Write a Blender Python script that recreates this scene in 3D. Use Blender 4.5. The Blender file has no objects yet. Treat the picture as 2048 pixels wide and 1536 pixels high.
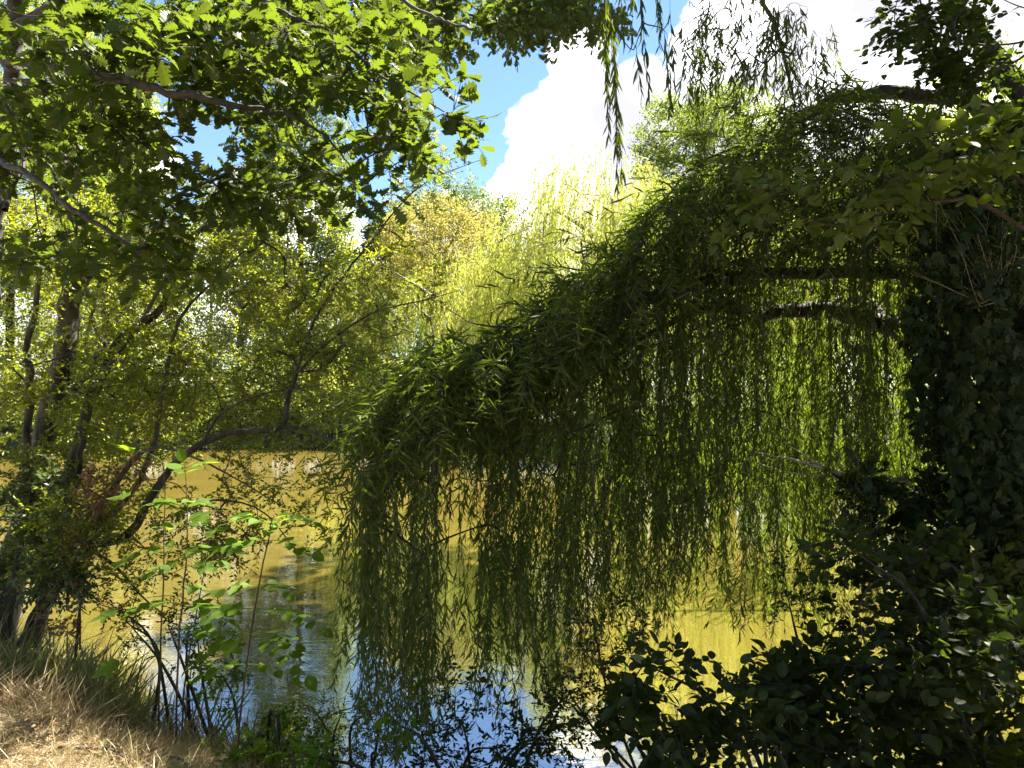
import bpy, math
import numpy as np
from mathutils import Vector, noise as mnoise

# ------------------------------------------------------------------ camera, sky, sun
sc = bpy.context.scene
FPX = 1490.0
HORIZON = 785.0
EYE = 2.5
PITCH = math.atan((HORIZON - 768.0) / FPX)
cam_d = bpy.data.cameras.new('camera')
cam_d.sensor_width = 36.0
cam_d.lens = 36.0 * FPX / 2048.0
cam_d.clip_start = 0.05
cam_d.clip_end = 2000.0
cam = bpy.data.objects.new('camera', cam_d)
sc.collection.objects.link(cam)
cam.location = (0, 0, EYE)
cam.rotation_euler = (math.pi / 2 + PITCH, 0, 0)
sc.camera = cam

SUN = np.array([0.38, 0.42, 0.83]); SUN /= np.linalg.norm(SUN)
SUN_EL = math.asin(SUN[2]); SUN_ROT = math.atan2(SUN[0], SUN[1])
sun_d = bpy.data.lights.new('sun', 'SUN')
sun_d.energy = 5.0
sun_d.angle = math.radians(0.53)
sun_d.color = (1.0, 0.93, 0.80)
sun = bpy.data.objects.new('sun', sun_d)
sc.collection.objects.link(sun)
sun.rotation_euler = Vector(SUN.tolist()).to_track_quat('Z', 'Y').to_euler()

sc.view_settings.view_transform = 'Standard'
sc.view_settings.look = 'None'
sc.view_settings.exposure = 2.65
sc.view_settings.gamma = 1.0
sc.view_settings.use_curve_mapping = False
sc.cycles.use_denoising = True
sc.cycles.max_bounces = 8
sc.cycles.diffuse_bounces = 4
sc.cycles.glossy_bounces = 3
sc.cycles.transmission_bounces = 5
sc.cycles.transparent_max_bounces = 4
sc.cycles.sample_clamp_indirect = 6.0
sc.cycles.caustics_reflective = False
sc.cycles.caustics_refractive = False


def direction(px, py):
    """world direction (y = 1) seen at a place of the photograph"""
    u = (px - 1024.0) / FPX
    v = (768.0 - py) / FPX
    y = math.cos(PITCH) - math.sin(PITCH) * v
    z = math.sin(PITCH) + math.cos(PITCH) * v
    return np.array([u / y, np.ones_like(u) if isinstance(u, np.ndarray) else 1.0, z / y])


def P(px, py, D):
    d = direction(px, py)
    return np.array([d[0] * D, D, EYE + d[2] * D])


class Nodes:
    def __init__(self, tree):
        self.t = tree
    def new(self, kind, **kw):
        n = self.t.nodes.new(kind)
        for k, v in kw.items():
            setattr(n, k, v)
        return n
    def link(self, a, b):
        self.t.links.new(a, b)
    def math(self, op, a, b=None, clamp=False):
        n = self.new('ShaderNodeMath', operation=op)
        n.use_clamp = clamp
        for i, v in enumerate((a, b)):
            if v is None: continue
            if isinstance(v, (int, float)): n.inputs[i].default_value = v
            else: self.link(v, n.inputs[i])
        return n.outputs[0]
    def ramp(self, fac, stops, interp='LINEAR'):
        n = self.new('ShaderNodeValToRGB')
        n.color_ramp.interpolation = interp
        el = n.color_ramp.elements
        while len(el) < len(stops): el.new(0.5)
        for e, (p, c) in zip(el, stops):
            e.position = p
            e.color = (c[0], c[1], c[2], 1) if hasattr(c, '__len__') else (c, c, c, 1)
        self.link(fac, n.inputs[0])
        return n.outputs[0]


world = bpy.data.worlds.new('World'); sc.world = world
world.use_nodes = True
W = Nodes(world.node_tree); world.node_tree.nodes.clear()
sky = W.new('ShaderNodeTexSky', sky_type='NISHITA', sun_disc=False)
sky.sun_elevation = SUN_EL; sky.sun_rotation = SUN_ROT
sky.air_density = 1.0; sky.dust_density = 0.0; sky.ozone_density = 5.0
tc = W.new('ShaderNodeTexCoord')
dirv = tc.outputs['Generated']
nz = W.new('ShaderNodeTexNoise'); nz.inputs['Scale'].default_value = 6.5; nz.inputs['Detail'].default_value = 11
nz.inputs['Roughness'].default_value = 0.56; nz.inputs['Distortion'].default_value = 0.15
W.link(dirv, nz.inputs['Vector'])
CLOUDS = [(1250, 430, 235), (1165, 330, 165), (1085, 345, 95), (1290, 250, 120), (1500, 190, 165), (1700, 120, 280),
          (1950, 0, 300), (1165, 100, 72), (1048, 250, 30), (1060, 420, 120), (1400, 130, 80), (1500, 50, 50),
          (900, 480, 120), (300, 330, 90), (560, 520, 200), (120, 650, 240), (860, 300, 30), (330, 560, 120)]
field = None
for cx, cy, r in CLOUDS:
    d = direction(float(cx), float(cy)); d = d / np.linalg.norm(d)
    vm = W.new('ShaderNodeVectorMath', operation='DISTANCE')
    W.link(dirv, vm.inputs[0]); vm.inputs[1].default_value = tuple(d)
    f = W.math('SUBTRACT', 1.0, W.math('MULTIPLY', vm.outputs['Value'], FPX / r * 0.93))
    f = W.math('MULTIPLY', f, min(1.0, r / 130.0))
    field = f if field is None else W.math('MAXIMUM', field, f)
sepd = W.new('ShaderNodeSeparateXYZ'); W.link(dirv, sepd.inputs[0])
nbig = W.new('ShaderNodeTexNoise'); nbig.inputs['Scale'].default_value = 1.7; nbig.inputs['Detail'].default_value = 3
W.link(dirv, nbig.inputs['Vector'])
back = W.math('MULTIPLY', W.math('SUBTRACT', nbig.outputs['Fac'], 0.52), 2.0)
back = W.math('SUBTRACT', back, W.math('MULTIPLY', W.math('GREATER_THAN', sepd.outputs['Y'], 0.3), 3.0))
field = W.math('MAXIMUM', field, back)
fn = W.math('ADD', field, W.math('MULTIPLY', W.math('SUBTRACT', nz.outputs['Fac'], 0.5), 1.5))
mask = W.ramp(W.math('ADD', fn, 0.5), [(0.60, 0.0), (0.66, 0.75), (0.74, 1.0)])
nc = W.new('ShaderNodeTexNoise'); nc.inputs['Scale'].default_value = 7.0; nc.inputs['Detail'].default_value = 7
nc.inputs['Roughness'].default_value = 0.5
mp = W.new('ShaderNodeMapping'); mp.inputs['Location'].default_value = (3.1, 1.7, 0.4)
W.link(dirv, mp.inputs['Vector']); W.link(mp.outputs[0], nc.inputs['Vector'])
CB = 13.0
ccol = W.ramp(nc.outputs['Fac'], [(0.36, (CB * .29, CB * .29, CB * .33)), (0.46, (CB * .38, CB * .38, CB * .40)), (0.54, (CB, CB, CB * 1.02))])
mix = W.new('ShaderNodeMix', data_type='RGBA')
W.link(mask, mix.inputs[0]); W.link(sky.outputs[0], mix.inputs[6]); W.link(ccol, mix.inputs[7])
bg = W.new('ShaderNodeBackground'); bg.inputs['Strength'].default_value = 0.041
W.link(mix.outputs[2], bg.inputs['Color'])
wo = W.new('ShaderNodeOutputWorld'); W.link(bg.outputs[0], wo.inputs[0])

# ------------------------------------------------------------------ helpers
col = sc.collection
R = np.random.default_rng(7)


def nrm(v):
    return v / np.maximum(np.linalg.norm(v, axis=-1, keepdims=True), 1e-9)


def rand_dirs(n):
    return nrm(R.normal(size=(n, 3)))


class MB:
    """collects vertex blocks with triangles and quads and links them as one mesh object"""
    def __init__(self):
        self.v = []; self.f3 = []; self.f4 = []; self.n = 0
    def add(self, v, f3=None, f4=None):
        v = np.asarray(v, dtype=np.float32).reshape(-1, 3)
        if f3 is not None and len(f3): self.f3.append(np.asarray(f3, dtype=np.int32).reshape(-1, 3) + self.n)
        if f4 is not None and len(f4): self.f4.append(np.asarray(f4, dtype=np.int32).reshape(-1, 4) + self.n)
        self.v.append(v); self.n += len(v)
    def build(self, name, mat, parent=None, smooth=False):
        me = bpy.data.meshes.new(name)
        if self.n:
            v = np.concatenate(self.v)
            f3 = np.concatenate(self.f3) if self.f3 else np.zeros((0, 3), np.int32)
            f4 = np.concatenate(self.f4) if self.f4 else np.zeros((0, 4), np.int32)
            me.vertices.add(len(v)); me.vertices.foreach_set('co', v.ravel())
            me.loops.add(f3.size + f4.size)
            me.loops.foreach_set('vertex_index', np.concatenate([f3.ravel(), f4.ravel()]))
            me.polygons.add(len(f3) + len(f4))
            st = np.concatenate([np.arange(len(f3)) * 3, len(f3) * 3 + np.arange(len(f4)) * 4]).astype(np.int32)
            me.polygons.foreach_set('loop_start', st)
            me.polygons.foreach_set('use_smooth', np.full(len(st), smooth))
            me.update(calc_edges=True)
        me.materials.append(mat)
        o = bpy.data.objects.new(name, me)
        col.objects.link(o)
        if parent is not None:
            o.parent = parent
            o.matrix_parent_inverse = parent.matrix_world.inverted()
        return o


def catmull(pts, rad, n):
    pts = np.asarray(pts, float); rad = np.asarray(rad, float)
    a = np.concatenate([[2 * pts[0] - pts[1]], pts, [2 * pts[-1] - pts[-2]]])
    m = len(pts) - 1
    t = np.linspace(0, m, n); i = np.minimum(t.astype(int), m - 1); f = (t - i)[:, None]
    p0, p1, p2, p3 = a[i], a[i + 1], a[i + 2], a[i + 3]
    q = 0.5 * (2 * p1 + (p2 - p0) * f + (2 * p0 - 5 * p1 + 4 * p2 - p3) * f ** 2 + (3 * p1 - p0 - 3 * p2 + p3) * f ** 3)
    return q, np.interp(t, np.arange(m + 1), rad)


def tubes(mb, paths, radii, sides=5, rough=0.0):
    """paths (T,K,3), radii (T,K) -> tubes"""
    paths = np.asarray(paths, float); radii = np.asarray(radii, float)
    T, K, _ = paths.shape
    if T == 0: return
    tan = nrm(np.gradient(paths, axis=1))
    mean = nrm(paths[:, -1] - paths[:, 0])
    ref = np.where(np.abs(mean[:, 2:3]) > 0.8, np.array([[1.0, 0.1, 0]]), np.array([[0.05, 0.1, 1.0]]))
    u = nrm(np.cross(tan, ref[:, None, :])); w = np.cross(tan, u)
    a = np.arange(sides) / sides * 2 * math.pi
    r = radii[:, :, None] * (1 + (R.normal(size=(T, K, sides)) * rough if rough else 0))
    v = paths[:, :, None, :] + r[..., None] * (u[:, :, None, :] * np.cos(a)[None, None, :, None] + w[:, :, None, :] * np.sin(a)[None, None, :, None])
    base = (np.arange(T) * K * sides)[:, None, None]
    k = np.arange(K - 1)[None, :, None] * sides; s = np.arange(sides)[None, None, :]; s2 = (s + 1) % sides
    f = np.stack([base + k + s, base + k + s2, base + k + sides + s2, base + k + sides + s], -1)
    mb.add(v, f4=f)
    # closed end
    tips = paths[:, -1] + tan[:, -1] * radii[:, -1:]
    n0 = mb.n
    mb.add(tips)
    ring = (np.arange(T) * K * sides)[:, None] + (K - 1) * sides + np.arange(sides)[None]
    ring2 = np.roll(ring, -1, axis=1)
    tri = np.stack([ring + n0 - T * K * sides, ring2 + n0 - T * K * sides, np.broadcast_to((n0 + np.arange(T))[:, None], ring.shape)], -1)
    mb.f3.append(tri.reshape(-1, 3).astype(np.int32))


def strip_leaf(t, w, dy=None, fold=0.25, curl=0.12, wave=0.0):
    """leaf made of a midrib and two folded halves; unit length along +Y"""
    t = np.asarray(t, float); w = np.asarray(w, float); dy = np.zeros_like(t) if dy is None else np.asarray(dy, float)
    V = []; mid = []; L = []; Rr = []
    for i in range(len(t)):
        z = -curl * (t[i] ** 2)
        mid.append(len(V)); V.append((0, t[i], z))
        if w[i] > 0:
            zz = z + fold * w[i] + wave * math.sin(i * 2.1)
            L.append(len(V)); V.append((-w[i], t[i] + dy[i], zz))
            Rr.append(len(V)); V.append((w[i], t[i] + dy[i], zz))
        else:
            L.append(None); Rr.append(None)
    f3 = []; f4 = []
    for i in range(len(t) - 1):
        for S, flip in ((L, False), (Rr, True)):
            a, b = S[i], S[i + 1]
            if a is None and b is None: continue
            if a is None: q = [mid[i], mid[i + 1], b]
            elif b is None: q = [mid[i], mid[i + 1], a]
            else: q = [mid[i], mid[i + 1], b, a]
            if flip: q = q[::-1]
            (f3 if len(q) == 3 else f4).append(q)
    return np.array(V), np.array(f3).reshape(-1, 3), np.array(f4).reshape(-1, 4)


WILLOW = strip_leaf([0, .08, .3, .55, .8, 1], [0, .028, .062, .062, .035, 0], fold=.5, curl=.16)
WILLOW2 = strip_leaf([0, .35, .7, 1], [0, .066, .055, 0], fold=.5, curl=.2)
SLIM = (np.array([(0, 0, 0), (.09, .45, .02), (0, 1, -.06), (-.09, .45, .02)]), None, np.array([[0, 1, 2, 3]]))
DIAMOND = (np.array([(0, 0, 0), (.30, .42, .05), (0, 1, -.08), (-.30, .42, .05)]), None, np.array([[0, 1, 2, 3]]))
SMALL = strip_leaf([0, .3, .65, 1], [0, .20, .19, 0], fold=.3, curl=.15)
OVATE = strip_leaf([0, .1, .12, .3, .5, .7, .88, 1], [0, 0.004, .10, .25, .29, .23, .09, 0], fold=.22, curl=.14)
OAK = strip_leaf([0, .10, .16, .24, .30, .38, .46, .54, .62, .70, .78, .86, .93, 1],
                 [0, .012, .05, .15, .075, .25, .11, .33, .15, .34, .17, .24, .12, 0],
                 [0, 0, 0, .04, 0, .06, 0, .06, 0, .06, 0, .05, .02, 0], fold=.12, curl=.18, wave=.012)


def lobed_leaf(lobes, depth=.55, n=3):
    """palmate leaf: fan of pointed lobes around the stalk end"""
    V = [(0, 0.3, 0.0), (0, 0, 0)]
    m = len(lobes)
    for i, (ang, ln) in enumerate(lobes):
        a = math.radians(ang)
        if i:
            am = math.radians((ang + lobes[i - 1][0]) / 2); lm = min(ln, lobes[i - 1][1]) * depth
            V.append((math.sin(am) * lm, .3 + math.cos(am) * lm, 0.03))
        for da, k, z in ((-.22, .72, .02), (0, 1, -.04), (.22, .72, .02)):
            V.append((math.sin(a + da) * ln * k, .3 + math.cos(a + da) * ln * k, z))
    F = []
    for i in range(2, len(V) - 1):
        F.append((0, i, i + 1))
    F.append((0, len(V) - 1, 1)); F.append((0, 1, 2))
    return np.array(V), np.array(F), None


PALM = lobed_leaf([(-115, .38), (-58, .55), (0, .70), (58, .55), (115, .38)])
IVY = lobed_leaf([(-105, .38), (-52, .48), (0, .68), (52, .48), (105, .38)], depth=.72)


def leaves(mb, tpl, pos, d, n, size, wid=None):
    V, f3, f4 = tpl
    pos = np.asarray(pos, float)
    N = len(pos)
    if N == 0: return
    y = nrm(np.asarray(d, float)); x = np.cross(y, n); x = nrm(x); z = np.cross(x, y)
    s = np.broadcast_to(np.asarray(size, float), (N,))[:, None, None]
    wx = 1.0 if wid is None else np.asarray(wid)[:, None, None]
    cz = R.uniform(-.6, 1.9, size=(N, 1, 1))
    v = pos[:, None] + s * (x[:, None] * V[None, :, 0:1] * wx + y[:, None] * V[None, :, 1:2] + z[:, None] * V[None, :, 2:3] * cz)
    off = (np.arange(N) * len(V))[:, None, None]
    mb.add(v, f3=(None if f3 is None or not len(f3) else f3[None] + off), f4=(None if f4 is None or not len(f4) else f4[None] + off))


def ell(regions, gap=0.0, gs=1.0):
    """points in space filled from regions (cx, cy, rx, ry, depth0, depth1, n)"""
    out = []
    for cx, cy, rx, ry, d0, d1, n in regions:
        a = R.uniform(0, 2 * math.pi, n); r = np.sqrt(R.uniform(0, 1, n)); D = R.uniform(d0, d1, n)
        out.append(P(cx + rx * r * np.cos(a), cy + ry * r * np.sin(a), D).T)
    p = np.concatenate(out)
    if gap:
        keep = [mnoise.noise(Vector((q * gs).tolist())) > gap - 1 for q in p]
        p = p[np.array(keep)]
    return p


def box(x0, x1, y0, y1, z0, z1, n):
    return R.uniform((x0, y0, z0), (x1, y1, z1), size=(n, 3))


def limbs_px(lims, jit=0.012):
    """limbs given as [(px, py, depth, radius), ...] -> smooth polylines"""
    res = []
    for l in lims:
        pts = np.array([P(a, b, c) for a, b, c, _ in l]); rad = [q[3] for q in l]
        n = max(8, int(np.sum(np.linalg.norm(np.diff(pts, axis=0), axis=1)) / 0.09))
        n = min(n, 90)
        q, r = catmull(pts, rad, n)
        q[1:-1] += R.normal(size=(n - 2, 3)) * np.minimum(jit, r[1:-1] * .3)[:, None]
        res.append((q, r))
    return res


def grow(skel, targets, tip=0.002, k=6, sag=0.0, bend=0.12, fwd=0.25, cap=0.6):
    """branching twigs from the limbs to every target; returns paths, radii, end directions"""
    sp = np.concatenate([q for q, _ in skel]); sr = np.concatenate([r for _, r in skel])
    st = np.concatenate([nrm(np.gradient(q, axis=0)) for q, _ in skel])
    N = len(targets)
    tot = len(sp) + N * (k - 1)
    pos = np.zeros((tot, 3)); tan = np.zeros((tot, 3)); own = np.full(tot, -1); lim = np.zeros(tot)
    pos[:len(sp)] = sp; tan[:len(sp)] = st; lim[:len(sp)] = sr
    cnt = len(sp)
    dist = np.array([np.min(np.sum((sp - t) ** 2, axis=1)) for t in targets]) ** .5
    order = np.argsort(dist * R.uniform(.8, 1.25, N))
    paths = np.zeros((N, k, 3)); par = np.full(N, -1); rl = np.zeros(N)
    tt = np.linspace(0, 1, k)[:, None]
    for idx, ti in enumerate(order):
        t = targets[ti]
        dv = pos[:cnt] - t
        d2 = np.einsum('ij,ij->i', dv, dv)
        j = int(np.argmin(d2)); p0 = pos[j]; L = math.sqrt(d2[j]) + 1e-6
        c1 = p0 + tan[j] * L * fwd + R.normal(size=3) * L * bend * .5
        c2 = p0 + (t - p0) * .65 + R.normal(size=3) * L * bend + np.array([0, 0, sag * L])
        q = (1 - tt) ** 3 * p0 + 3 * (1 - tt) ** 2 * tt * c1 + 3 * (1 - tt) * tt ** 2 * c2 + tt ** 3 * t
        paths[idx] = q; par[idx] = own[j]; rl[idx] = lim[j] if own[j] < 0 else 1.0
        pos[cnt:cnt + k - 1] = q[1:]; tan[cnt:cnt + k - 1] = nrm(np.gradient(q, axis=0))[1:]; own[cnt:cnt + k - 1] = idx
        cnt += k - 1
    c = np.ones(N)
    for i in range(N - 1, -1, -1):
        if par[i] >= 0: c[par[i]] += c[i]
    r0 = np.minimum(tip * np.sqrt(c), np.maximum(rl * cap, tip))
    rad = r0[:, None] * np.linspace(1, .55, k)[None]
    rad = np.maximum(rad, tip * .6)
    return paths, rad, nrm(paths[:, -1] - paths[:, -2])


def shoots(wood, fol, base, dirs, per, L, nleaf, size, tpl, up=0.0, droop=0.15, spread=.8, flat=.5, rad=.0014, k=4, start=.1):
    """leafy shoots at the twig ends"""
    N = len(base) * per
    b = np.repeat(base, per, axis=0); d = np.repeat(dirs, per, axis=0)
    d = nrm(d * .8 + R.normal(size=(N, 3)) * spread * .6 + np.array([0, 0, up]))
    ln = L * R.uniform(.55, 1.3, N)
    t = np.linspace(0, 1, k)
    path = b[:, None] + d[:, None] * (t[None, :, None] * ln[:, None, None]) + np.array([0, 0, -1.0]) * (droop * ln[:, None, None] * t[None, :, None] ** 2)
    path[:, 1:-1] += R.normal(size=(N, k - 2, 3)) * ln[:, None, None] * .03
    if wood is not None:
        tubes(wood, path, np.broadcast_to(rad * np.linspace(1.2, .6, k), (N, k)), 3)
    s = (np.arange(nleaf) + .5) / nleaf * (1 - start) + start
    ii = s * (k - 1); i0 = np.minimum(ii.astype(int), k - 2); f = (ii - i0)[None, :, None]
    lp = path[:, i0] * (1 - f) + path[:, i0 + 1] * f
    tg = nrm(path[:, i0 + 1] - path[:, i0])
    side = nrm(np.cross(tg, np.array([0.0, 0, 1]) + R.normal(size=(N, 1, 3)) * .35))
    sgn = np.where(np.arange(nleaf) % 2 == 0, 1.0, -1.0)[None, :, None]
    ld = tg * R.uniform(.4, .9, (N, nleaf, 1)) + side * sgn * .8 + R.normal(size=(N, nleaf, 3)) * .25
    nn = np.array([0, 0, 1.0]) * flat + R.normal(size=(N, nleaf, 3)) * .5
    keep = R.uniform(size=(N, nleaf)) > .08
    sz = size * R.uniform(.6, 1.2, (N, nleaf))
    leaves(fol, tpl, lp[keep], ld[keep], nn[keep], sz[keep])


def strands(wood, fol, tops, L, out, spacing, size, tpl, k=10, sway=.05, ang=(.25, .7), rad=.0013, curve=.35, lift=0.0, tilt=.0):
    """hanging willow shoots"""
    N = len(tops); L = np.asarray(L, float)
    t = np.linspace(0, 1, k)
    s = t[None, :] * L[:, None]
    e = 1 - np.exp(-s / curve)
    path = tops[:, None] + out[:, None] * e[..., None]
    path[..., 2] += -s + lift * e * (1 - t[None, :] * .2)
    ph = R.uniform(0, 6.28, (N, 2)); fr = R.uniform(1.2, 3.0, (N, 1))
    path[..., 0] += sway * np.sin(s * fr + ph[:, :1]) * t[None] + tilt * s
    path[..., 1] += sway * np.sin(s * fr * 1.1 + ph[:, 1:]) * t[None]
    if wood is not None:
        tubes(wood, path, np.broadcast_to(rad * np.linspace(1.5, .6, k), (N, k)), 3)
    n = np.maximum((L / spacing).astype(int), 2)
    own = np.repeat(np.arange(N), n)
    u = R.uniform(0.02, 1, len(own))
    ii = u * (k - 1); i0 = np.minimum(ii.astype(int), k - 2); f = (ii - i0)[:, None]
    p = path[own, i0] * (1 - f) + path[own, i0 + 1] * f
    tg = nrm(path[own, i0 + 1] - path[own, i0])
    side = nrm(np.cross(tg, rand_dirs(len(own))))
    a = R.uniform(ang[0], ang[1], (len(own), 1))
    d = tg * np.cos(a) + side * np.sin(a) + np.array([0, 0, -.15])
    leaves(fol, tpl, p, d, rand_dirs(len(own)), size * R.uniform(.55, 1.2, len(own)) * (1 - .25 * u))


def tag(o, label=None, cat=None, group=None, kind=None):
    if label: o['label'] = label
    if cat: o['category'] = cat
    if group: o['group'] = group
    if kind: o['kind'] = kind
    return o


def thing(name, loc, label, cat, group=None):
    o = bpy.data.objects.new(name, None)
    o.empty_display_size = 0.2
    col.objects.link(o)
    o.location = tuple(float(c) for c in loc)
    o.matrix_world.translation = o.location
    return tag(o, label, cat, group)


# ------------------------------------------------------------------ materials
def leaf_mat(name, cols, trans=(.16, .24, .02), tmix=.45, gloss=.06, rough=.42):
    m = bpy.data.materials.new(name); m.use_nodes = True
    N = Nodes(m.node_tree); m.node_tree.nodes.clear()
    g = N.new('ShaderNodeNewGeometry')
    stops = [(i / max(1, len(cols) - 1), c) for i, c in enumerate(cols)]
    c = N.ramp(g.outputs['Random Per Island'], stops)
    tcn = N.new('ShaderNodeTexCoord')
    nt = N.new('ShaderNodeTexNoise'); nt.inputs['Scale'].default_value = .9; nt.inputs['Detail'].default_value = 2
    N.link(tcn.outputs['Object'], nt.inputs['Vector'])
    hs = N.new('ShaderNodeHueSaturation')
    N.link(c, hs.inputs['Color'])
    N.link(N.math('ADD', N.math('MULTIPLY', nt.outputs['Fac'], .05), .472), hs.inputs['Hue'])
    N.link(N.math('ADD', N.math('MULTIPLY', nt.outputs['Fac'], .7), .65), hs.inputs['Value'])
    df = N.new('ShaderNodeBsdfDiffuse'); N.link(hs.outputs[0], df.inputs['Color'])
    tr = N.new('ShaderNodeBsdfTranslucent')
    mc = N.new('ShaderNodeMix', data_type='RGBA'); mc.inputs[0].default_value = .45
    mc.inputs[6].default_value = (*trans, 1)
    N.link(hs.outputs[0], mc.inputs[7]); N.link(mc.outputs[2], tr.inputs['Color'])
    m1 = N.new('ShaderNodeMixShader'); m1.inputs[0].default_value = tmix
    N.link(df.outputs[0], m1.inputs[1]); N.link(tr.outputs[0], m1.inputs[2])
    gl = N.new('ShaderNodeBsdfGlossy'); gl.inputs['Roughness'].default_value = rough
    m2 = N.new('ShaderNodeMixShader'); m2.inputs[0].default_value = gloss
    N.link(m1.outputs[0], m2.inputs[1]); N.link(gl.outputs[0], m2.inputs[2])
    o = N.new('ShaderNodeOutputMaterial'); N.link(m2.outputs[0], o.inputs[0])
    return m


def bark_mat(name, c0, c1, scale=14, bump=.6, stretch=.25, spots=None):
    m = bpy.data.materials.new(name); m.use_nodes = True
    N = Nodes(m.node_tree); b = m.node_tree.nodes['Principled BSDF']
    t = N.new('ShaderNodeTexCoord'); mp = N.new('ShaderNodeMapping'); mp.inputs['Scale'].default_value = (1, 1, stretch)
    N.link(t.outputs['Object'], mp.inputs[0])
    n = N.new('ShaderNodeTexNoise'); n.inputs['Scale'].default_value = scale; n.inputs['Detail'].default_value = 7
    N.link(mp.outputs[0], n.inputs['Vector'])
    st = [(.35, c0), (.62, c1)]
    if spots: st.append((.72, spots))
    N.link(N.ramp(n.outputs['Fac'], st), b.inputs['Base Color'])
    b.inputs['Roughness'].default_value = .85
    bp = N.new('ShaderNodeBump'); bp.inputs['Strength'].default_value = bump; bp.inputs['Distance'].default_value = .02
    N.link(n.outputs['Fac'], bp.inputs['Height']); N.link(bp.outputs[0], b.inputs['Normal'])
    return m


M = {}
M['oak'] = leaf_mat('oak_leaf', [(.034, .058, .010), (.045, .075, .011), (.058, .090, .014), (.085, .09, .016)], (.17, .24, .010), .55, .025)
M['sallow'] = leaf_mat('sallow_leaf', [(.06, .09, .012), (.09, .125, .014), (.13, .16, .018), (.19, .19, .025)], (.54, .60, .014), .55, .03)
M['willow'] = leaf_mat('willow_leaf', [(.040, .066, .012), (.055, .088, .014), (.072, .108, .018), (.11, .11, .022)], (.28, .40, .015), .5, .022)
M['willow_sun_tint'] = leaf_mat('sun_tinted_willow_leaf', [(.07, .12, .012), (.10, .15, .015), (.13, .17, .02)], (.38, .52, .01), .5, .03)  # brighter copy of the willow leaf, sunlight put into the colour
M['bush'] = leaf_mat('bush_leaf', [(.05, .08, .025), (.07, .10, .03), (.10, .13, .045)], (.18, .26, .03), .45, .05)
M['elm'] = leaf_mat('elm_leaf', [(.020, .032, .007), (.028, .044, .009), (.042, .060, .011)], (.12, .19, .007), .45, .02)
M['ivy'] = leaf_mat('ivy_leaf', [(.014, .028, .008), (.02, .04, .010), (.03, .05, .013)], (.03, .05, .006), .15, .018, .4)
M['hazel'] = leaf_mat('hazel_leaf', [(.045, .075, .010), (.065, .09, .012), (.09, .10, .015)], (.24, .30, .01), .5, .025)
M['sapling'] = leaf_mat('sapling_leaf', [(.07, .14, .015), (.09, .17, .018), (.11, .19, .022)], (.40, .62, .01), .55, .01, .6)
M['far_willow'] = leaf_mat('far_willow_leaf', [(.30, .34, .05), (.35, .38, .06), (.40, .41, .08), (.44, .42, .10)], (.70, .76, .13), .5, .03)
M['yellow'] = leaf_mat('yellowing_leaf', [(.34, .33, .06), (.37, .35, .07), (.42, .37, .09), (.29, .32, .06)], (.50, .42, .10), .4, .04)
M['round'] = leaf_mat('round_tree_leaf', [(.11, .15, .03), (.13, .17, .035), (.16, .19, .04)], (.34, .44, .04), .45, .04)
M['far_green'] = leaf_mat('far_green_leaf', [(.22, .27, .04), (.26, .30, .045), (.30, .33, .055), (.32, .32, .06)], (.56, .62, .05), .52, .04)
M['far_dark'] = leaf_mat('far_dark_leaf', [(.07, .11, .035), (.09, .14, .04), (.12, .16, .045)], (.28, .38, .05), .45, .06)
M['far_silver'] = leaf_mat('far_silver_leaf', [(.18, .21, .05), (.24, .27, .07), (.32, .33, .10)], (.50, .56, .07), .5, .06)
M['conifer'] = leaf_mat('conifer_leaf', [(.05, .09, .05), (.07, .12, .06)], (.10, .18, .06), .3, .04)
M['dry'] = leaf_mat('dry_leaf', [(.16, .085, .035), (.24, .13, .055), (.30, .19, .09)], (.30, .16, .05), .3, .04)
M['bark'] = bark_mat('dark_bark', (.014, .011, .009), (.060, .048, .036), 22, 1.0)
M['bark_dark'] = bark_mat('willow_bark', (.016, .013, .010), (.07, .055, .04), 20, 1.0)
M['bark_oak'] = bark_mat('oak_bark', (.02, .016, .012), (.06, .05, .04), 22)
M['bark_grey'] = bark_mat('grey_bark', (.09, .08, .065), (.20, .18, .15), 10)
M['bark_mossy'] = bark_mat('mossy_bark', (.018, .015, .011), (.085, .073, .045), 16, 1.0, spots=(.07, .09, .02))
M['bark_ivy'] = bark_mat('trunk_bark', (.02, .016, .012), (.07, .055, .04), 8)
M['deadwood'] = bark_mat('dead_wood', (.22, .18, .12), (.42, .36, .26), 16)
M['stem_red'] = bark_mat('reddish_stem', (.05, .028, .018), (.09, .055, .032), 20)
M['strand'] = bark_mat('willow_shoot', (.11, .09, .03), (.15, .13, .04), 20)

mg = bpy.data.materials.new('bank_earth'); mg.use_nodes = True
N = Nodes(mg.node_tree); b = mg.node_tree.nodes['Principled BSDF']
t = N.new('ShaderNodeTexCoord')
n1 = N.new('ShaderNodeTexNoise'); n1.inputs['Scale'].default_value = 1.7; n1.inputs['Detail'].default_value = 5
n2 = N.new('ShaderNodeTexNoise'); n2.inputs['Scale'].default_value = 34; n2.inputs['Detail'].default_value = 8; n2.inputs['Roughness'].default_value = .7
mp = N.new('ShaderNodeMapping'); mp.inputs['Scale'].default_value = (1, 1.7, 1)
N.link(t.outputs['Object'], n1.inputs['Vector']); N.link(t.outputs['Object'], mp.inputs[0]); N.link(mp.outputs[0], n2.inputs['Vector'])
f = N.math('ADD', N.math('MULTIPLY', n1.outputs['Fac'], .5), N.math('MULTIPLY', n2.outputs['Fac'], .5))
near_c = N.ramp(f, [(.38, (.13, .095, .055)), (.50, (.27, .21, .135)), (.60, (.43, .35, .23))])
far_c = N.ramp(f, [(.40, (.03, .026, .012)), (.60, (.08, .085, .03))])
sxyz = N.new('ShaderNodeSeparateXYZ'); N.link(t.outputs['Object'], sxyz.inputs[0])
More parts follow.
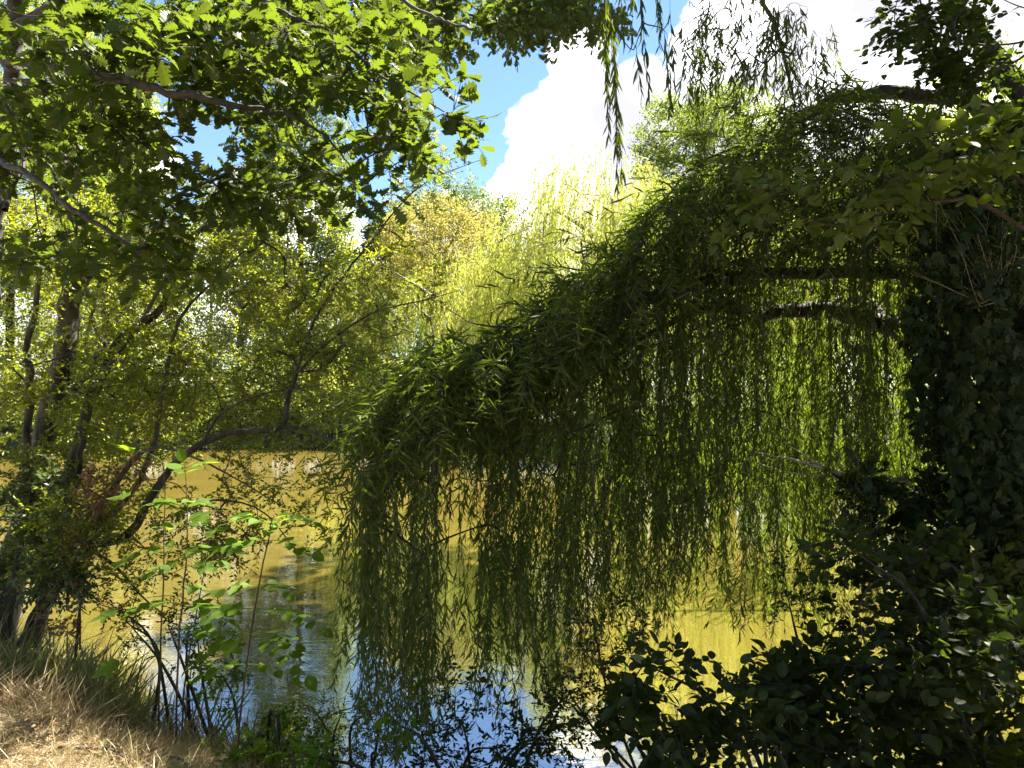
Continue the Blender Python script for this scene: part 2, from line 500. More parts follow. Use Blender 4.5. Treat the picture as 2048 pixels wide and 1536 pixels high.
mxg = N.new('ShaderNodeMix', data_type='RGBA')
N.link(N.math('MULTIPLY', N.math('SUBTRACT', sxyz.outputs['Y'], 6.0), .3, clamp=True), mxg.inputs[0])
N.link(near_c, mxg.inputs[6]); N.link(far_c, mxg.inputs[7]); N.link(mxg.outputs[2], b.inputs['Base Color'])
b.inputs['Roughness'].default_value = .95
bp = N.new('ShaderNodeBump'); bp.inputs['Strength'].default_value = .8; bp.inputs['Distance'].default_value = .03
N.link(n2.outputs['Fac'], bp.inputs['Height']); N.link(bp.outputs[0], b.inputs['Normal'])

mw = bpy.data.materials.new('muddy_water'); mw.use_nodes = True
N = Nodes(mw.node_tree); mw.node_tree.nodes.clear()
t = N.new('ShaderNodeTexCoord')
n1 = N.new('ShaderNodeTexNoise'); n1.inputs['Scale'].default_value = .35; n1.inputs['Detail'].default_value = 4
N.link(t.outputs['Object'], n1.inputs['Vector'])
wc = N.ramp(n1.outputs['Fac'], [(.3, (.135, .104, .020)), (.7, (.175, .136, .029))])
df = N.new('ShaderNodeBsdfDiffuse'); N.link(wc, df.inputs['Color'])
gl = N.new('ShaderNodeBsdfGlossy'); gl.inputs['Roughness'].default_value = .015
r1 = N.new('ShaderNodeTexNoise'); r1.inputs['Scale'].default_value = 2.6; r1.inputs['Detail'].default_value = 3
mpw = N.new('ShaderNodeMapping'); mpw.inputs['Scale'].default_value = (.6, 1.5, 1)
N.link(t.outputs['Object'], mpw.inputs[0]); N.link(mpw.outputs[0], r1.inputs['Vector'])
r2 = N.new('ShaderNodeTexNoise'); r2.inputs['Scale'].default_value = 14; r2.inputs['Detail'].default_value = 2
N.link(mpw.outputs[0], r2.inputs['Vector'])
hh = N.math('ADD', r1.outputs['Fac'], N.math('MULTIPLY', r2.outputs['Fac'], .16))
bp = N.new('ShaderNodeBump'); bp.inputs['Strength'].default_value = .09; bp.inputs['Distance'].default_value = .04
N.link(hh, bp.inputs['Height']); N.link(bp.outputs[0], gl.inputs['Normal'])
fr = N.new('ShaderNodeFresnel'); fr.inputs['IOR'].default_value = 1.33
fac = N.math('ADD', N.math('MULTIPLY', fr.outputs[0], .10), .60)
mx = N.new('ShaderNodeMixShader'); N.link(fac, mx.inputs[0]); N.link(df.outputs[0], mx.inputs[1]); N.link(gl.outputs[0], mx.inputs[2])
o = N.new('ShaderNodeOutputMaterial'); N.link(mx.outputs[0], o.inputs[0])

# ------------------------------------------------------------------ setting: ground and water
def y_near(x):
    return np.interp(x, [-40, -12, -7, -4.5, -3.2, -2.4, -1.6, -.8, 0, 1.5, 3, 5, 12, 40], [22, 9.5, 7.4, 6.3, 5.9, 5.4, 4.9, 4.4, 4.2, 4.3, 4.9, 5.8, 8, 20])


def y_far(x):
    return np.interp(x, [-40, -20, -10, 0, 3, 6, 9, 14, 40], [26, 31, 34, 33.5, 30, 24, 20.5, 19, 20])


def ground_z(x, y):
    x = np.asarray(x, float); y = np.asarray(y, float)
    s = y - y_near(x)
    zn = np.interp(s, [-60, -8, -1.7, -.9, -.2, 0, .6, 2], [2.2, 1.0, .9, .5, .10, 0, -.5, -1.2])
    s2 = y - y_far(x)
    zf = np.interp(s2, [-2, -.3, 0, .6, 3, 30, 400], [-1.2, -.3, 0, .5, .9, 1.6, 6])
    z = np.maximum(zn, zf)
    bump = .035 * np.sin(x * 3.1 + 1.3 * np.sin(y * 2.3)) * np.sin(y * 3.7 + 1.1 * np.sin(x * 1.9)) + .02 * np.sin(x * 9 + y * 5) * np.sin(y * 8.3 - x * 3)
    return z + np.where(z > 0.2, bump * .55, 0)


gx = np.unique(np.concatenate([np.linspace(-400, -40, 14), np.linspace(-40, -7, 40), np.linspace(-7, 7, 180), np.linspace(7, 40, 40), np.linspace(40, 400, 14)]))
gy = np.unique(np.concatenate([np.linspace(-200, -10, 8), np.linspace(-10, 1, 20), np.linspace(1, 9, 130), np.linspace(9, 16, 12), np.linspace(16, 45, 90), np.linspace(45, 900, 24)]))
X, Y = np.meshgrid(gx, gy)
g = MB(); nx, ny = len(gx), len(gy)
i = (np.arange(ny - 1)[:, None] * nx + np.arange(nx - 1)[None]).ravel()
g.add(np.stack([X, Y, ground_z(X, Y)], -1), f4=np.stack([i, i + 1, i + nx + 1, i + nx], -1))
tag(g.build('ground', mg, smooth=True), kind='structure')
g = MB(); g.add([(-60, 3, 0), (60, 3, 0), (60, 40, 0), (-60, 40, 0)], f4=[(0, 1, 2, 3)])
tag(g.build('water', mw), kind='structure')


# ------------------------------------------------------------------ far trees
def skel_tree(x, y, z0, top, spread, trunk_r, nlimb=6, lean=0.0, low=.3):
    """trunk and main limbs of a far tree"""
    H = top - z0
    pts = [(x, y, z0 - .3), (x + lean * .3, y, z0 + H * .3), (x + lean * .7, y + .2, z0 + H * .6), (x + lean, y, z0 + H * .85)]
    trunk = catmull(pts, [trunk_r, trunk_r * .75, trunk_r * .45, trunk_r * .15], 16)
    limbs = []
    for k in range(nlimb):
        f = low + (.75 - low) * (k + .5) / nlimb
        b = trunk[0][int(f / .85 * 15)] if f < .85 else trunk[0][-1]
        a = k * 2.4 + R.uniform(-.4, .4)
        e = spread * R.uniform(.5, .8)
        d = np.array([math.cos(a) * e, math.sin(a) * e, H * R.uniform(.10, .24)])
        limbs.append(catmull([b, b + d * [.45, .45, .6], b + d], [trunk_r * .4, trunk_r * .25, trunk_r * .08], 10))
    return trunk, limbs


def far_tree(name, px, D, top_py, low_py, rx, mat, leaf, per, nt, label, cat='tree', group=None, bark='bark', tpl=DIAMOND,
             trunk_r=.22, cl=.55, shape=1.0, ry=None, gap=.78, lean=0):
    x = float(P(px, 700, D)[0]); z0 = float(ground_z(x, D))
    top = float(P(px, top_py, D)[2]); low = max(z0 + .1, float(P(px, low_py, D)[2]))
    root = thing(name, (x, D, z0), label, cat, group)
    trunk, limbs = skel_tree(x, D, z0, top, rx, trunk_r, lean=lean)
    c = np.array([x + lean * .6, D, (top + low) / 2]); rz = (top - low) / 2
    ry = ry or rx * .8
    q = rand_dirs(nt * 3); r = R.uniform(.15, 1, (len(q), 1)) ** .42
    lump = np.array([mnoise.noise(Vector((a * 1.8 + [px * .1, D, 3]).tolist())) for a in q])[:, None]
    tg = c + q * r * (1 + .38 * lump) * np.array([rx, ry, rz])
    if shape != 1.0:
        h = np.clip((tg[:, 2] - low) / (top - low), 0, 1)
        k = (1 - h) ** shape + .12
        tg[:, :2] = c[:2] + (tg[:, :2] - c[:2]) * k[:, None] * 1.3
    keep = np.array([mnoise.noise(Vector((p * .55).tolist())) > gap - 1 for p in tg])
    tg = tg[keep][:nt]
    tg = tg[tg[:, 2] > z0 + .2]
    wood = MB()
    paths, rad, dirs = grow([trunk] + limbs, tg, tip=.010, k=5, sag=.06)
    tubes(wood, paths, rad, 3)
    for q_, r_ in limbs: tubes(wood, q_[None], r_[None], 6)
    tr = MB(); tubes(tr, trunk[0][None], trunk[1][None], 10, .06)
    tr.build('trunk', M[bark], root, True)
    wood.build('branches', M[bark], root, True)
    n = len(tg) * per
    sz = cl * R.uniform(.5, 1.25, len(tg))
    off = R.normal(size=(n, 3)) * np.array([.55, .55, .38]) * np.repeat(sz, per)[:, None]
    pos = np.repeat(tg, per, axis=0) + off
    f = MB()
    d = nrm(off) * .7 + rand_dirs(n) * .8 + [0, 0, -.15]
    leaves(f, tpl, pos, d, rand_dirs(n) + [0, 0, .7], leaf * R.uniform(.6, 1.3, n))
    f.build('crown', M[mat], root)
    return root


def far_willow(px, D, top_py, rx, label, nst=1500, low=.4, leaf=.17, group=None, mat='far_willow', ry=None, trunk_r=.4, sp=.05):
    x = float(P(px, 700, D)[0]); z0 = float(ground_z(x, D)); top = float(P(px, top_py, D)[2])
    root = thing('weeping_willow', (x, D, z0), label, 'tree', group)
    trunk, limbs = skel_tree(x, D, z0, top, rx, trunk_r, 9)
    H = top - z0; ry = ry or rx * .8
    # tops of the hanging shoots lie over a lumpy dome
    q = rand_dirs(nst * 2); q[:, 2] = np.abs(q[:, 2]); q = q[:nst]
    lump = np.array([mnoise.noise(Vector((a * 2.6 + [px * .1, 7, 3]).tolist())) for a in q])
    sc_ = (R.uniform(.2, 1, nst) ** .3) * (1 + .42 * lump)
    tops = np.array([x, D, z0 + H * .42]) + q * sc_[:, None] * np.array([rx, ry, H * .58])
    nt = 260
    paths, rad, dirs = grow([trunk] + limbs, tops[:nt], tip=.012, k=6, sag=.1)
    wood = MB(); tubes(wood, paths, rad, 3)
    for q_, r_ in limbs: tubes(wood, q_[None], r_[None], 6)
    tr = MB(); tubes(tr, trunk[0][None], trunk[1][None], 10, .06); tr.build('trunk', M['bark_grey'], root, True)
    wood.build('branches', M['bark_grey'], root, True)
    out = nrm((tops - [x, D, 0]) * [1, 1, 0]) * R.uniform(.2, .8, (nst, 1))
    L = np.minimum(R.uniform(.8, 3.6, nst), tops[:, 2] - z0 - low * R.uniform(.4, 2, nst)); L = np.maximum(L, .5)
    f = MB(); w2 = MB()
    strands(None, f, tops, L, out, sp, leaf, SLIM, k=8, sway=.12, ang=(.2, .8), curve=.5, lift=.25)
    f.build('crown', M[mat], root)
    return root


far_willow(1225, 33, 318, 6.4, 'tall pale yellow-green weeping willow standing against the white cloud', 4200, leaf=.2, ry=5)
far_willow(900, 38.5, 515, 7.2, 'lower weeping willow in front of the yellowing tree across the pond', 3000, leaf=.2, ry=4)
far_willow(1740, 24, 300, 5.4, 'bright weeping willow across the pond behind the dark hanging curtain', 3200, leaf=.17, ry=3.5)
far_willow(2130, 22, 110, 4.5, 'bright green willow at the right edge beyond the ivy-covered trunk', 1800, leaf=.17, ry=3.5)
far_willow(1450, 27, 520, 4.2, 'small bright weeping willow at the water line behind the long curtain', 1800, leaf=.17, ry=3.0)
far_tree('round_tree', 1430, 44, 138, 520, 4.8, 'round', .16, 75, 620, 'tall round-crowned green tree above the pale willow, under the white cloud', cl=.5, trunk_r=.3)
far_tree('broadleaf_tree', 905, 50, 350, 600, 5.0, 'far_dark', .18, 60, 520, 'dark green tree behind the yellowing tree, left of the white cloud', cl=.6)
far_tree('yellowing_tree', 880, 42, 385, 640, 4.4, 'yellow', .15, 60, 420, 'golden yellowing tree with thin branches in front of the dark tree', cl=.5, bark='bark_grey', gap=.85)
far_tree('conifer', 755, 47, 430, 640, 1.9, 'conifer', .20, 60, 260, 'slim bluish green conifer left of the yellowing tree', shape=.7, cl=.35)
GL = 'trees on the far side of the pond'
far_tree('poplar', 600, 39, 10, 800, 2.7, 'far_dark', .15, 60, 800, 'tall narrow dark green poplar mirrored as a brown column in the pond', cl=.5)
far_tree('broadleaf_tree', 690, 41, 420, 800, 2.0, 'far_green', .14, 60, 300, 'slim yellow-green tree right of the tall dark poplar', group=GL, cl=.5)
far_tree('broadleaf_tree', 480, 38, 330, 830, 2.7, 'far_silver', .14, 60, 420, 'silvery leafed tree behind the forked sallow limbs', group=GL, cl=.5, bark='bark_grey')
far_tree('broadleaf_tree', 250, 35, 420, 830, 3.6, 'far_green', .14, 60, 520, 'yellow-green tree behind the leaning mossy trunk', group=GL, cl=.5)
far_tree('broadleaf_tree', 210, 33, 40, 500, 2.6, 'far_green', .14, 60, 380, 'tall sunlit tree seen between the oak branches at upper left', group=GL, cl=.5)
far_tree('broadleaf_tree', 20, 34, -60, 840, 4.0, 'far_green', .15, 60, 620, 'tall tree at the left edge behind the grey oak trunk', group=GL, cl=.5)
far_tree('broadleaf_tree', -200, 32, 100, 860, 4.5, 'far_dark', .16, 50, 420, 'dark tree just past the left edge across the pond', group=GL, cl=.6)
far_tree('broadleaf_tree', 1640, 42, 360, 700, 4.0, 'far_green', .17, 50, 360, 'green tree between the round tree and the ivy-covered trunk', group=GL, cl=.6)
far_tree('broadleaf_tree', 1960, 36, 150, 700, 5.0, 'far_green', .17, 60, 560, 'sunlit tree beyond the ivy-covered trunk at upper right', group=GL, cl=.6)
GS = 'shrubs along the far water line'
SH = [(60, 32.8, 760, 3.0, 'far_silver', 'pale shrub over the far water at the left edge'),
      (230, 34.5, 740, 2.6, 'far_green', 'green shrub over the far water behind the leaning trunk'),
      (400, 35.2, 770, 2.6, 'far_green', 'low shrub whose branches hang over the far water, left of the gap'),
      (540, 35.3, 700, 2.8, 'far_silver', 'pale silvery shrub above the dark far bank'),
      (680, 35.0, 690, 2.7, 'far_green', 'yellow-green shrub above the far water left of the hanging curtain'),
      (800, 34.6, 720, 2.6, 'far_willow', 'pale willow scrub at the far water line beside the curtain'),
      (960, 34.4, 700, 2.8, 'far_green', 'green scrub at the far water line hidden behind the curtain edge'),
      (1130, 33.0, 690, 2.8, 'far_willow', 'pale scrub seen through the middle of the hanging curtain')]
for px, D, tp, rx, mt, lab in SH:
    far_tree('shrub', px, D, tp, 890, rx, mt, .13, 50, 260, lab, 'shrub', GS, cl=.42, trunk_r=.06, gap=.7)
far_tree('tree_behind', 1000, 62, 560, 760, 9, 'far_dark', .3, 40, 260, 'dark woodland tree far behind the pale willows', cl=1.2, gap=.6).name = 'woodland_tree'
for px, D, tp, rx, lab in [(150, 52, 380, 7, 'far off tree filling the gap behind the leaning trunk'), (420, 54, 470, 7, 'far off tree low in the gap under the oak leaves'),
                           (650, 52, 500, 6, 'far off tree between the sallow limbs and the conifer'), (1800, 46, 420, 8, 'far off tree behind the curtain near the ivy-covered trunk')]:
    far_tree('woodland_tree', px, D, tp, 800, rx, 'far_dark', .24, 45, 300, lab, group='woodland trees beyond the far bank', cl=1.0, gap=.6)


n = 34000
px_ = R.uniform(-32, 22, n); s_ = R.uniform(-.7, 2.2, n)
py_ = y_far(px_) + s_
hn = np.array([mnoise.noise(Vector((a * .7, b_ * .7, 1))) for a, b_ in zip(px_, py_)])
pz = np.maximum(ground_z(px_, py_), .03) + R.uniform(0, 1, n) ** 1.4 * np.clip(.9 + 1.3 * hn + s_ * .3, .15, 3)
f = MB(); leaves(f, DIAMOND, np.stack([px_, py_, pz], -1), rand_dirs(n) + [0, -.2, .3], rand_dirs(n) + [0, 0, .6], .13 * R.uniform(.6, 1.3, n))
tag(f.build('undergrowth', M['far_dark']), 'dark undergrowth along the far water line', kind='stuff')

# ------------------------------------------------------------------ oak on the left
def finish(root, skel_trunk, skel_limbs, paths, rad, fol, mats, wood_extra=None, twig_sides=4, limb_name='limb'):
    for q, r in skel_trunk:
        t_ = MB(); tubes(t_, q[None], r[None], 14, .05); t_.build('trunk', M[mats[0]], root, True)
    for q, r in skel_limbs:
        l_ = MB(); tubes(l_, q[None], r[None], 9, .06); l_.build(limb_name, M[mats[0]], root, True)
    w = wood_extra or MB()
    tubes(w, paths, rad, twig_sides)
    w.build('twigs', M[mats[1]], root, True)
    fol.build('crown', M[mats[2]], root)


oak = thing('oak_tree', P(-40, 1250, 5.2) * [1, 1, 0] + [0, 0, .85], 'oak at the left edge with lobed leaves on branches reaching over the pond', 'tree')
trunk = limbs_px([[(-120, 1500, 5.2, .17), (-80, 1200, 5.2, .13), (-42, 800, 5.2, .10), (-24, 500, 5.2, .08), (0, 320, 5.15, .062), (22, 170, 5.1, .055), (30, 20, 5.0, .05), (60, -300, 4.6, .05)]])
limbs = limbs_px([
    [(26, 130, 5.0, .05), (10, 118, 4.2, .030), (130, 140, 3.6, .027), (300, 175, 3.3, .024), (440, 205, 3.3, .019), (560, 225, 3.4, .013), (640, 265, 3.5, .008), (700, 330, 3.5, .004)],
    [(0, 330, 5.1, .04), (-10, 322, 4.1, .022), (60, 350, 3.6, .019), (150, 420, 3.3, .016), (230, 470, 3.2, .012), (310, 530, 3.2, .008), (370, 560, 3.2, .004)],
    [(30, 60, 5.0, .05), (300, -60, 4.4, .04), (480, -20, 4.0, .024), (560, 25, 3.8, .018), (660, 65, 3.6, .012), (760, 150, 3.4, .007), (830, 190, 3.2, .005), (900, 230, 3.1, .003)],
    [(40, -40, 4.8, .06), (380, -240, 4.2, .05), (640, -120, 3.2, .02), (760, -30, 2.6, .012), (860, 30, 2.3, .006), (945, 60, 2.1, .004)],
    [(20, 160, 5.0, .02), (100, 170, 4.8, .015), (250, 215, 4.7, .008), (330, 300, 4.6, .004)],
    [(10, 420, 5.0, .02), (60, 300, 5.4, .018), (120, 315, 5.6, .016), (190, 318, 5.6, .013), (240, 295, 5.6, .008)],
    [(60, -300, 4.6, .05), (500, -500, 6, .05), (900, -260, 7.5, .03), (1080, -100, 8, .02), (1180, -20, 8, .008)]])
limbs = [(q_, np.where(q_[:, 1] < 4.8, r_ * .78, r_)) for q_, r_ in limbs]
reg = [(120, 90, 200, 150, 3.2, 5.0, 80), (330, 110, 220, 130, 3.3, 4.9, 90), (560, 90, 200, 130, 3.4, 4.9, 85), (300, 60, 300, 60, 2.6, 3.4, 26),
       (640, 240, 190, 100, 3.3, 4.4, 62), (740, 100, 110, 90, 2.9, 3.9, 26), (740, 320, 100, 60, 3.2, 3.9, 16),
       (900, 235, 55, 22, 2.9, 3.2, 5), (850, 190, 60, 15, 3, 3.3, 3), (925, 50, 50, 25, 2.0, 2.2, 5), (150, 330, 190, 120, 3.7, 5.0, 70), (120, 480, 160, 60, 3.6, 4.6, 26),
       (330, 400, 130, 60, 3.2, 4, 20), (340, 510, 90, 40, 3.1, 3.6, 8), (560, 370, 130, 50, 3.2, 4.2, 22),
       (150, 200, 200, 150, 4.5, 6.0, 80), (600, 160, 260, 140, 4.5, 6.0, 80)]
tg = ell(reg, .82, 1.6)
far_reg = ell([(860, 25, 180, 60, 6.5, 9, 90), (1060, 15, 130, 45, 7, 9.5, 60), (1180, 8, 60, 45, 7, 9, 24), (860, 90, 60, 30, 7, 8.5, 8), (700, 10, 220, 90, 6, 8.5, 60), (1090, 72, 14, 8, 8, 8.2, 2), (1025, 80, 10, 6, 8, 8.2, 2)], .8, 1.2)
over = box(-7.5, -1.2, -3.5, 3.2, 5.0, 8.0, 420)  # unseen crown overhead, added for its shade
over = np.concatenate([over[np.array([mnoise.noise(Vector((p * .5).tolist())) > -.12 for p in over])], box(-8, 2, -7.5, -3.5, 2.2, 8.5, 420)])  # second box: leaf mass added behind the camera to block sky light
skel = trunk + limbs
tops = limbs_px([[(60, -300, 4.6, .06), (-100, -900, 4.0, .05), (300, -1900, 3.0, .04)], [(60, -300, 4.6, .05), (-900, -900, 4.5, .04), (-1700, -1500, 4, .03)]])
allt = np.concatenate([tg, far_reg, over])
paths, rad, dirs = grow(skel + tops, allt, tip=.0022, k=6, sag=.05)
isover = (paths[:, -1, 2] > EYE + .56 * np.maximum(paths[:, -1, 1], 0)) | (paths[:, -1, 1] < 1.0)
fol = MB(); wood = MB()
isfar = ~isover & (paths[:, -1, 1] > 6.2)
ne = ~isover & ~isfar
shoots(wood, fol, paths[ne, -1], dirs[ne] + [0.25, -.1, 0], 3, .14, 6, .094, OAK, up=-.05, spread=.9, flat=.9, rad=.0018)
shoots(wood, fol, paths[isfar, -1], dirs[isfar] + [0.1, -.1, -.3], 5, .22, 8, .10, OAK, up=-.15, spread=1.1, flat=.5, rad=.002)
shoots(None, fol, paths[isover, -1], dirs[isover], 5, .45, 7, .17, OAK, spread=1.3, flat=1.2)
finish(oak, trunk, limbs + tops, paths, rad, fol, ('bark_oak', 'bark', 'oak'), wood)

# ------------------------------------------------------------------ sallows on the left bank
def sallow(root, trunks, limbs, tg, per, L, nl, size, mats, up=.15, tip=.0016, sag=.05):
    paths, rad, dirs = grow(trunks + limbs, tg, tip=tip, k=6, sag=sag)
    fol = MB(); wood = MB()
    shoots(wood, fol, paths[:, -1], dirs, per, L, nl, size, SMALL, up=up, spread=1.1, flat=.4, rad=.0013)
    shoots(wood, fol, paths[:, 3], dirs, 1, L, nl, size * .9, SMALL, up=up, spread=1.2, flat=.4, rad=.0013)
    finish(root, trunks, limbs, paths, rad, fol, mats, wood)


g1 = P(20, 1200, 6.3); g1[2] = .3
s1 = thing('sallow_tree', g1, 'leaning mossy-trunked sallow at the left with the thickest dark trunk', 'tree')
tr1 = limbs_px([[(-10, 1330, 6.2, .13), (40, 1080, 6.3, .10), (90, 860, 6.3, .088), (128, 720, 6.35, .085), (142, 600, 6.4, .085), (160, 545, 6.4, .085), (176, 500, 6.4, .06), (150, 400, 6.5, .035), (110, 250, 6.7, .02)]])
lm1 = limbs_px([[(165, 545, 6.4, .07), (190, 515, 6.4, .05), (230, 490, 6.4, .035), (262, 470, 6.3, .02)],
                [(45, 1060, 6.3, .05), (50, 950, 6.1, .035), (60, 750, 6.0, .03), (50, 700, 6, .026), (70, 620, 6, .022), (80, 520, 6, .016), (95, 430, 6.1, .008)],
                [(100, 850, 6.3, .04), (200, 700, 6.8, .03), (185, 620, 7, .02), (230, 480, 7, .012), (260, 380, 7, .006)]])
tg1 = ell([(110, 620, 190, 220, 5.5, 8.0, 270), (60, 860, 130, 160, 5.2, 7.6, 170), (120, 960, 170, 110, 5.0, 7.4, 120), (260, 860, 130, 60, 6.0, 8.0, 70), (200, 430, 180, 90, 5.8, 7.6, 90), (60, 1020, 90, 110, 4.8, 6.4, 60), (280, 700, 130, 160, 5.8, 7.6, 100)], .85, 1.3)
sallow(s1, tr1, lm1, tg1, 4, .20, 11, .042, ('bark_mossy', 'bark', 'sallow'))

g2 = P(110, 1180, 6.0); g2[2] = .3
s2 = thing('sallow_tree', g2, 'many-stemmed sallow with long arching grey stems right of the leaning trunk', 'tree')
tr2 = limbs_px([[(95, 1200, 6.0, .075), (105, 1060, 6.0, .055), (150, 900, 6.0, .045), (200, 760, 6.1, .040), (245, 680, 6.2, .036), (320, 620, 6.3, .032), (350, 540, 6.4, .028), (400, 460, 6.5, .024), (470, 430, 6.6, .018), (540, 405, 6.6, .010), (600, 380, 6.6, .005)]])
lm2 = limbs_px([[(110, 1050, 6.0, .04), (140, 1000, 5.8, .03), (165, 900, 5.7, .024), (180, 790, 5.7, .02), (250, 690, 5.8, .017), (330, 560, 5.9, .012), (380, 480, 6, .006)],
                [(330, 610, 6.3, .025), (340, 560, 6.3, .018), (420, 400, 6.8, .012), (470, 330, 7, .006)],
                [(150, 1100, 5.8, .03), (280, 960, 5.7, .022), (325, 790, 5.8, .017), (360, 640, 5.9, .013), (430, 560, 6, .009), (490, 500, 6, .005)],
                [(120, 1150, 5.8, .03), (250, 940, 5.5, .02), (300, 900, 5.3, .014), (350, 900, 5.1, .009), (440, 940, 5.0, .006), (560, 1010, 4.9, .003)],
                [(470, 430, 6.6, .015), (485, 380, 6.6, .01), (500, 330, 6.7, .005)]])
tg2 = ell([(420, 600, 200, 170, 5.6, 8.0, 300), (330, 470, 170, 110, 5.8, 7.6, 130), (560, 520, 150, 130, 6.0, 7.6, 140), (300, 800, 190, 110, 5.6, 7.2, 130), (450, 760, 190, 80, 5.6, 7.0, 110),
            (560, 400, 130, 60, 6, 7.4, 50), (140, 1060, 90, 70, 4.6, 5.6, 40), (250, 970, 90, 40, 5.0, 5.8, 26), (660, 660, 110, 110, 5.4, 6.8, 70)], .86, 1.5)
sallow(s2, tr2, lm2, tg2, 4, .19, 11, .038, ('bark_mossy', 'bark', 'sallow'))

g3 = P(150, 1180, 5.2); g3[2] = .3
s3 = thing('sallow_tree', g3, 'low dark branch that kinks up from the bank and arches out over the yellow water', 'branch')
tr3 = limbs_px([[(60, 1290, 5.2, .06), (100, 1200, 5.2, .05), (150, 1118, 5.1, .038), (178, 1085, 5.1, .034), (235, 1080, 5.1, .032), (272, 1050, 5.1, .030), (300, 1005, 5.1, .027), (350, 930, 5.1, .025), (425, 878, 5.1, .022),
                 (490, 862, 5.1, .021), (562, 855, 5.1, .020), (575, 800, 5.15, .018), (592, 748, 5.2, .017)]])
lm3 = limbs_px([[(592, 748, 5.2, .014), (650, 690, 5.2, .010), (720, 640, 5.1, .008), (760, 620, 5.0, .006), (850, 600, 4.9, .004), (920, 580, 4.8, .002)],
                [(592, 748, 5.2, .013), (625, 650, 5.3, .010), (680, 560, 5.4, .008), (745, 480, 5.5, .007), (800, 410, 5.6, .006), (860, 360, 5.6, .004), (960, 320, 5.7, .002)],
                [(562, 855, 5.1, .013), (610, 858, 5.1, .010), (660, 880, 5.0, .007), (700, 920, 4.9, .005), (760, 990, 4.8, .002)],
                [(178, 1095, 5.1, .014), (240, 1140, 5.0, .010), (280, 1190, 4.9, .006), (330, 1230, 4.8, .003)],
                [(350, 1030, 5.1, .010), (420, 1000, 5.0, .008), (520, 1020, 4.9, .005), (600, 1110, 4.8, .003)],
                [(400, 900, 5.1, .012), (440, 830, 5.0, .009), (520, 790, 5.0, .006), (640, 770, 5.0, .003)]])
tg3 = ell([(620, 760, 160, 90, 5.1, 6.2, 120), (700, 640, 120, 110, 5.1, 6.2, 90), (500, 870, 170, 50, 5.1, 5.9, 50), (560, 970, 120, 90, 4.8, 5.6, 44), (300, 1090, 160, 90, 4.6, 5.3, 46),
            (430, 1080, 110, 70, 4.6, 5.3, 24), (620, 1060, 60, 50, 4.7, 5.2, 12), (800, 560, 110, 60, 4.8, 5.4, 22), (780, 450, 60, 90, 5.2, 5.8, 22), (870, 340, 70, 50, 5.4, 5.8, 16), (840, 270, 40, 60, 5.4, 5.7, 8), (720, 760, 70, 80, 5, 6, 30)], .8, 1.5)
sallow(s3, tr3, lm3, tg3, 4, .15, 9, .034, ('bark_dark', 'bark', 'sallow'), tip=.0013)

g4 = P(-60, 1190, 5.6); g4[2] = .4
s4 = thing('bush', g4, 'dense grey-green bush at the foot of the leaning trunk on the left edge', 'bush')
tr4 = limbs_px([[(20, 1300, 5.3, .02), (30, 1150, 5.3, .02), (60, 1000, 5.3, .012), (100, 920, 5.3, .006)], [(20, 1300, 5.3, .03), (-40, 1100, 5.2, .02), (-60, 950, 5.2, .01)], [(40, 1290, 5.2, .03), (110, 1150, 5.1, .016), (180, 1030, 5.1, .007)]])
tg4 = ell([(30, 1060, 130, 120, 4.6, 5.7, 170), (90, 1150, 100, 60, 4.6, 5.4, 60), (-60, 1000, 120, 160, 4.6, 5.7, 60)], .8, 1.6)
sallow(s4, [tr4[0]], tr4[1:], tg4, 4, .14, 10, .045, ('bark', 'bark', 'bush'))

# dead brown spray hung up beside the arching branch
g5 = P(205, 1150, 4.9); g5[2] = .4
s5 = thing('dead_shrub', g5, 'withered brown shrub with curled dead leaves beside the kinked branch', 'shrub')
tr5 = limbs_px([[(150, 1330, 4.8, .010), (165, 1180, 4.8, .008), (200, 1030, 4.85, .006), (215, 960, 4.9, .004), (220, 910, 4.9, .002)], [(160, 1300, 4.8, .006), (158, 1150, 4.8, .005), (150, 1060, 4.8, .004), (175, 1030, 4.8, .002)]])
tg5 = ell([(195, 980, 50, 60, 4.7, 5.0, 36), (150, 1120, 40, 90, 4.7, 5.0, 26), (290, 950, 30, 60, 4.9, 5.1, 10), (430, 1060, 18, 60, 4.8, 5, 14), (120, 1230, 40, 70, 4.6, 5, 16)])
paths, rad, dirs = grow(tr5, tg5, tip=.001, k=5)
fol = MB(); wood = MB(); shoots(wood, fol, paths[:, -1], dirs, 3, .06, 6, .035, SMALL, up=-.5, spread=1.3, flat=.1)
finish(s5, [tr5[0]], [tr5[1]], paths, rad, fol, ('stem_red', 'stem_red', 'dry'), wood, limb_name='stem')

# ------------------------------------------------------------------ near weeping willow
PXT = [660, 700, 760, 820, 880, 1000, 1080, 1150, 1200, 1270, 1330, 1400, 1480, 1560, 1640, 1700, 1800, 1900, 2100]
PYT = [1010, 950, 870, 775, 705, 690, 630, 570, 530, 470, 400, 350, 300, 250, 210, 200, 225, 270, 300]
PXB = [660, 720, 800, 860, 920, 1000, 1100, 1200, 1300, 1400, 1480, 1550, 1640, 1700, 1800, 2100]
PYB = [1180, 1370, 1500, 1480, 1430, 1420, 1390, 1300, 1170, 1240, 1200, 1190, 1250, 1180, 1080, 1050]
w0 = P(2150, 1400, 5.2); w0[2] = .8
wil = thing('weeping_willow', w0, 'dark weeping willow on the near bank whose long curtain hangs over the water', 'tree')
trk = limbs_px([[(2170, 1500, 5.0, .26), (2120, 1150, 5.0, .22), (2075, 900, 5.0, .20), (2060, 740, 5.0, .18), (2080, 500, 5.0, .15), (2095, 300, 5.0, .10), (2150, 0, 5.0, .06), (2250, -400, 5.2, .05)]])
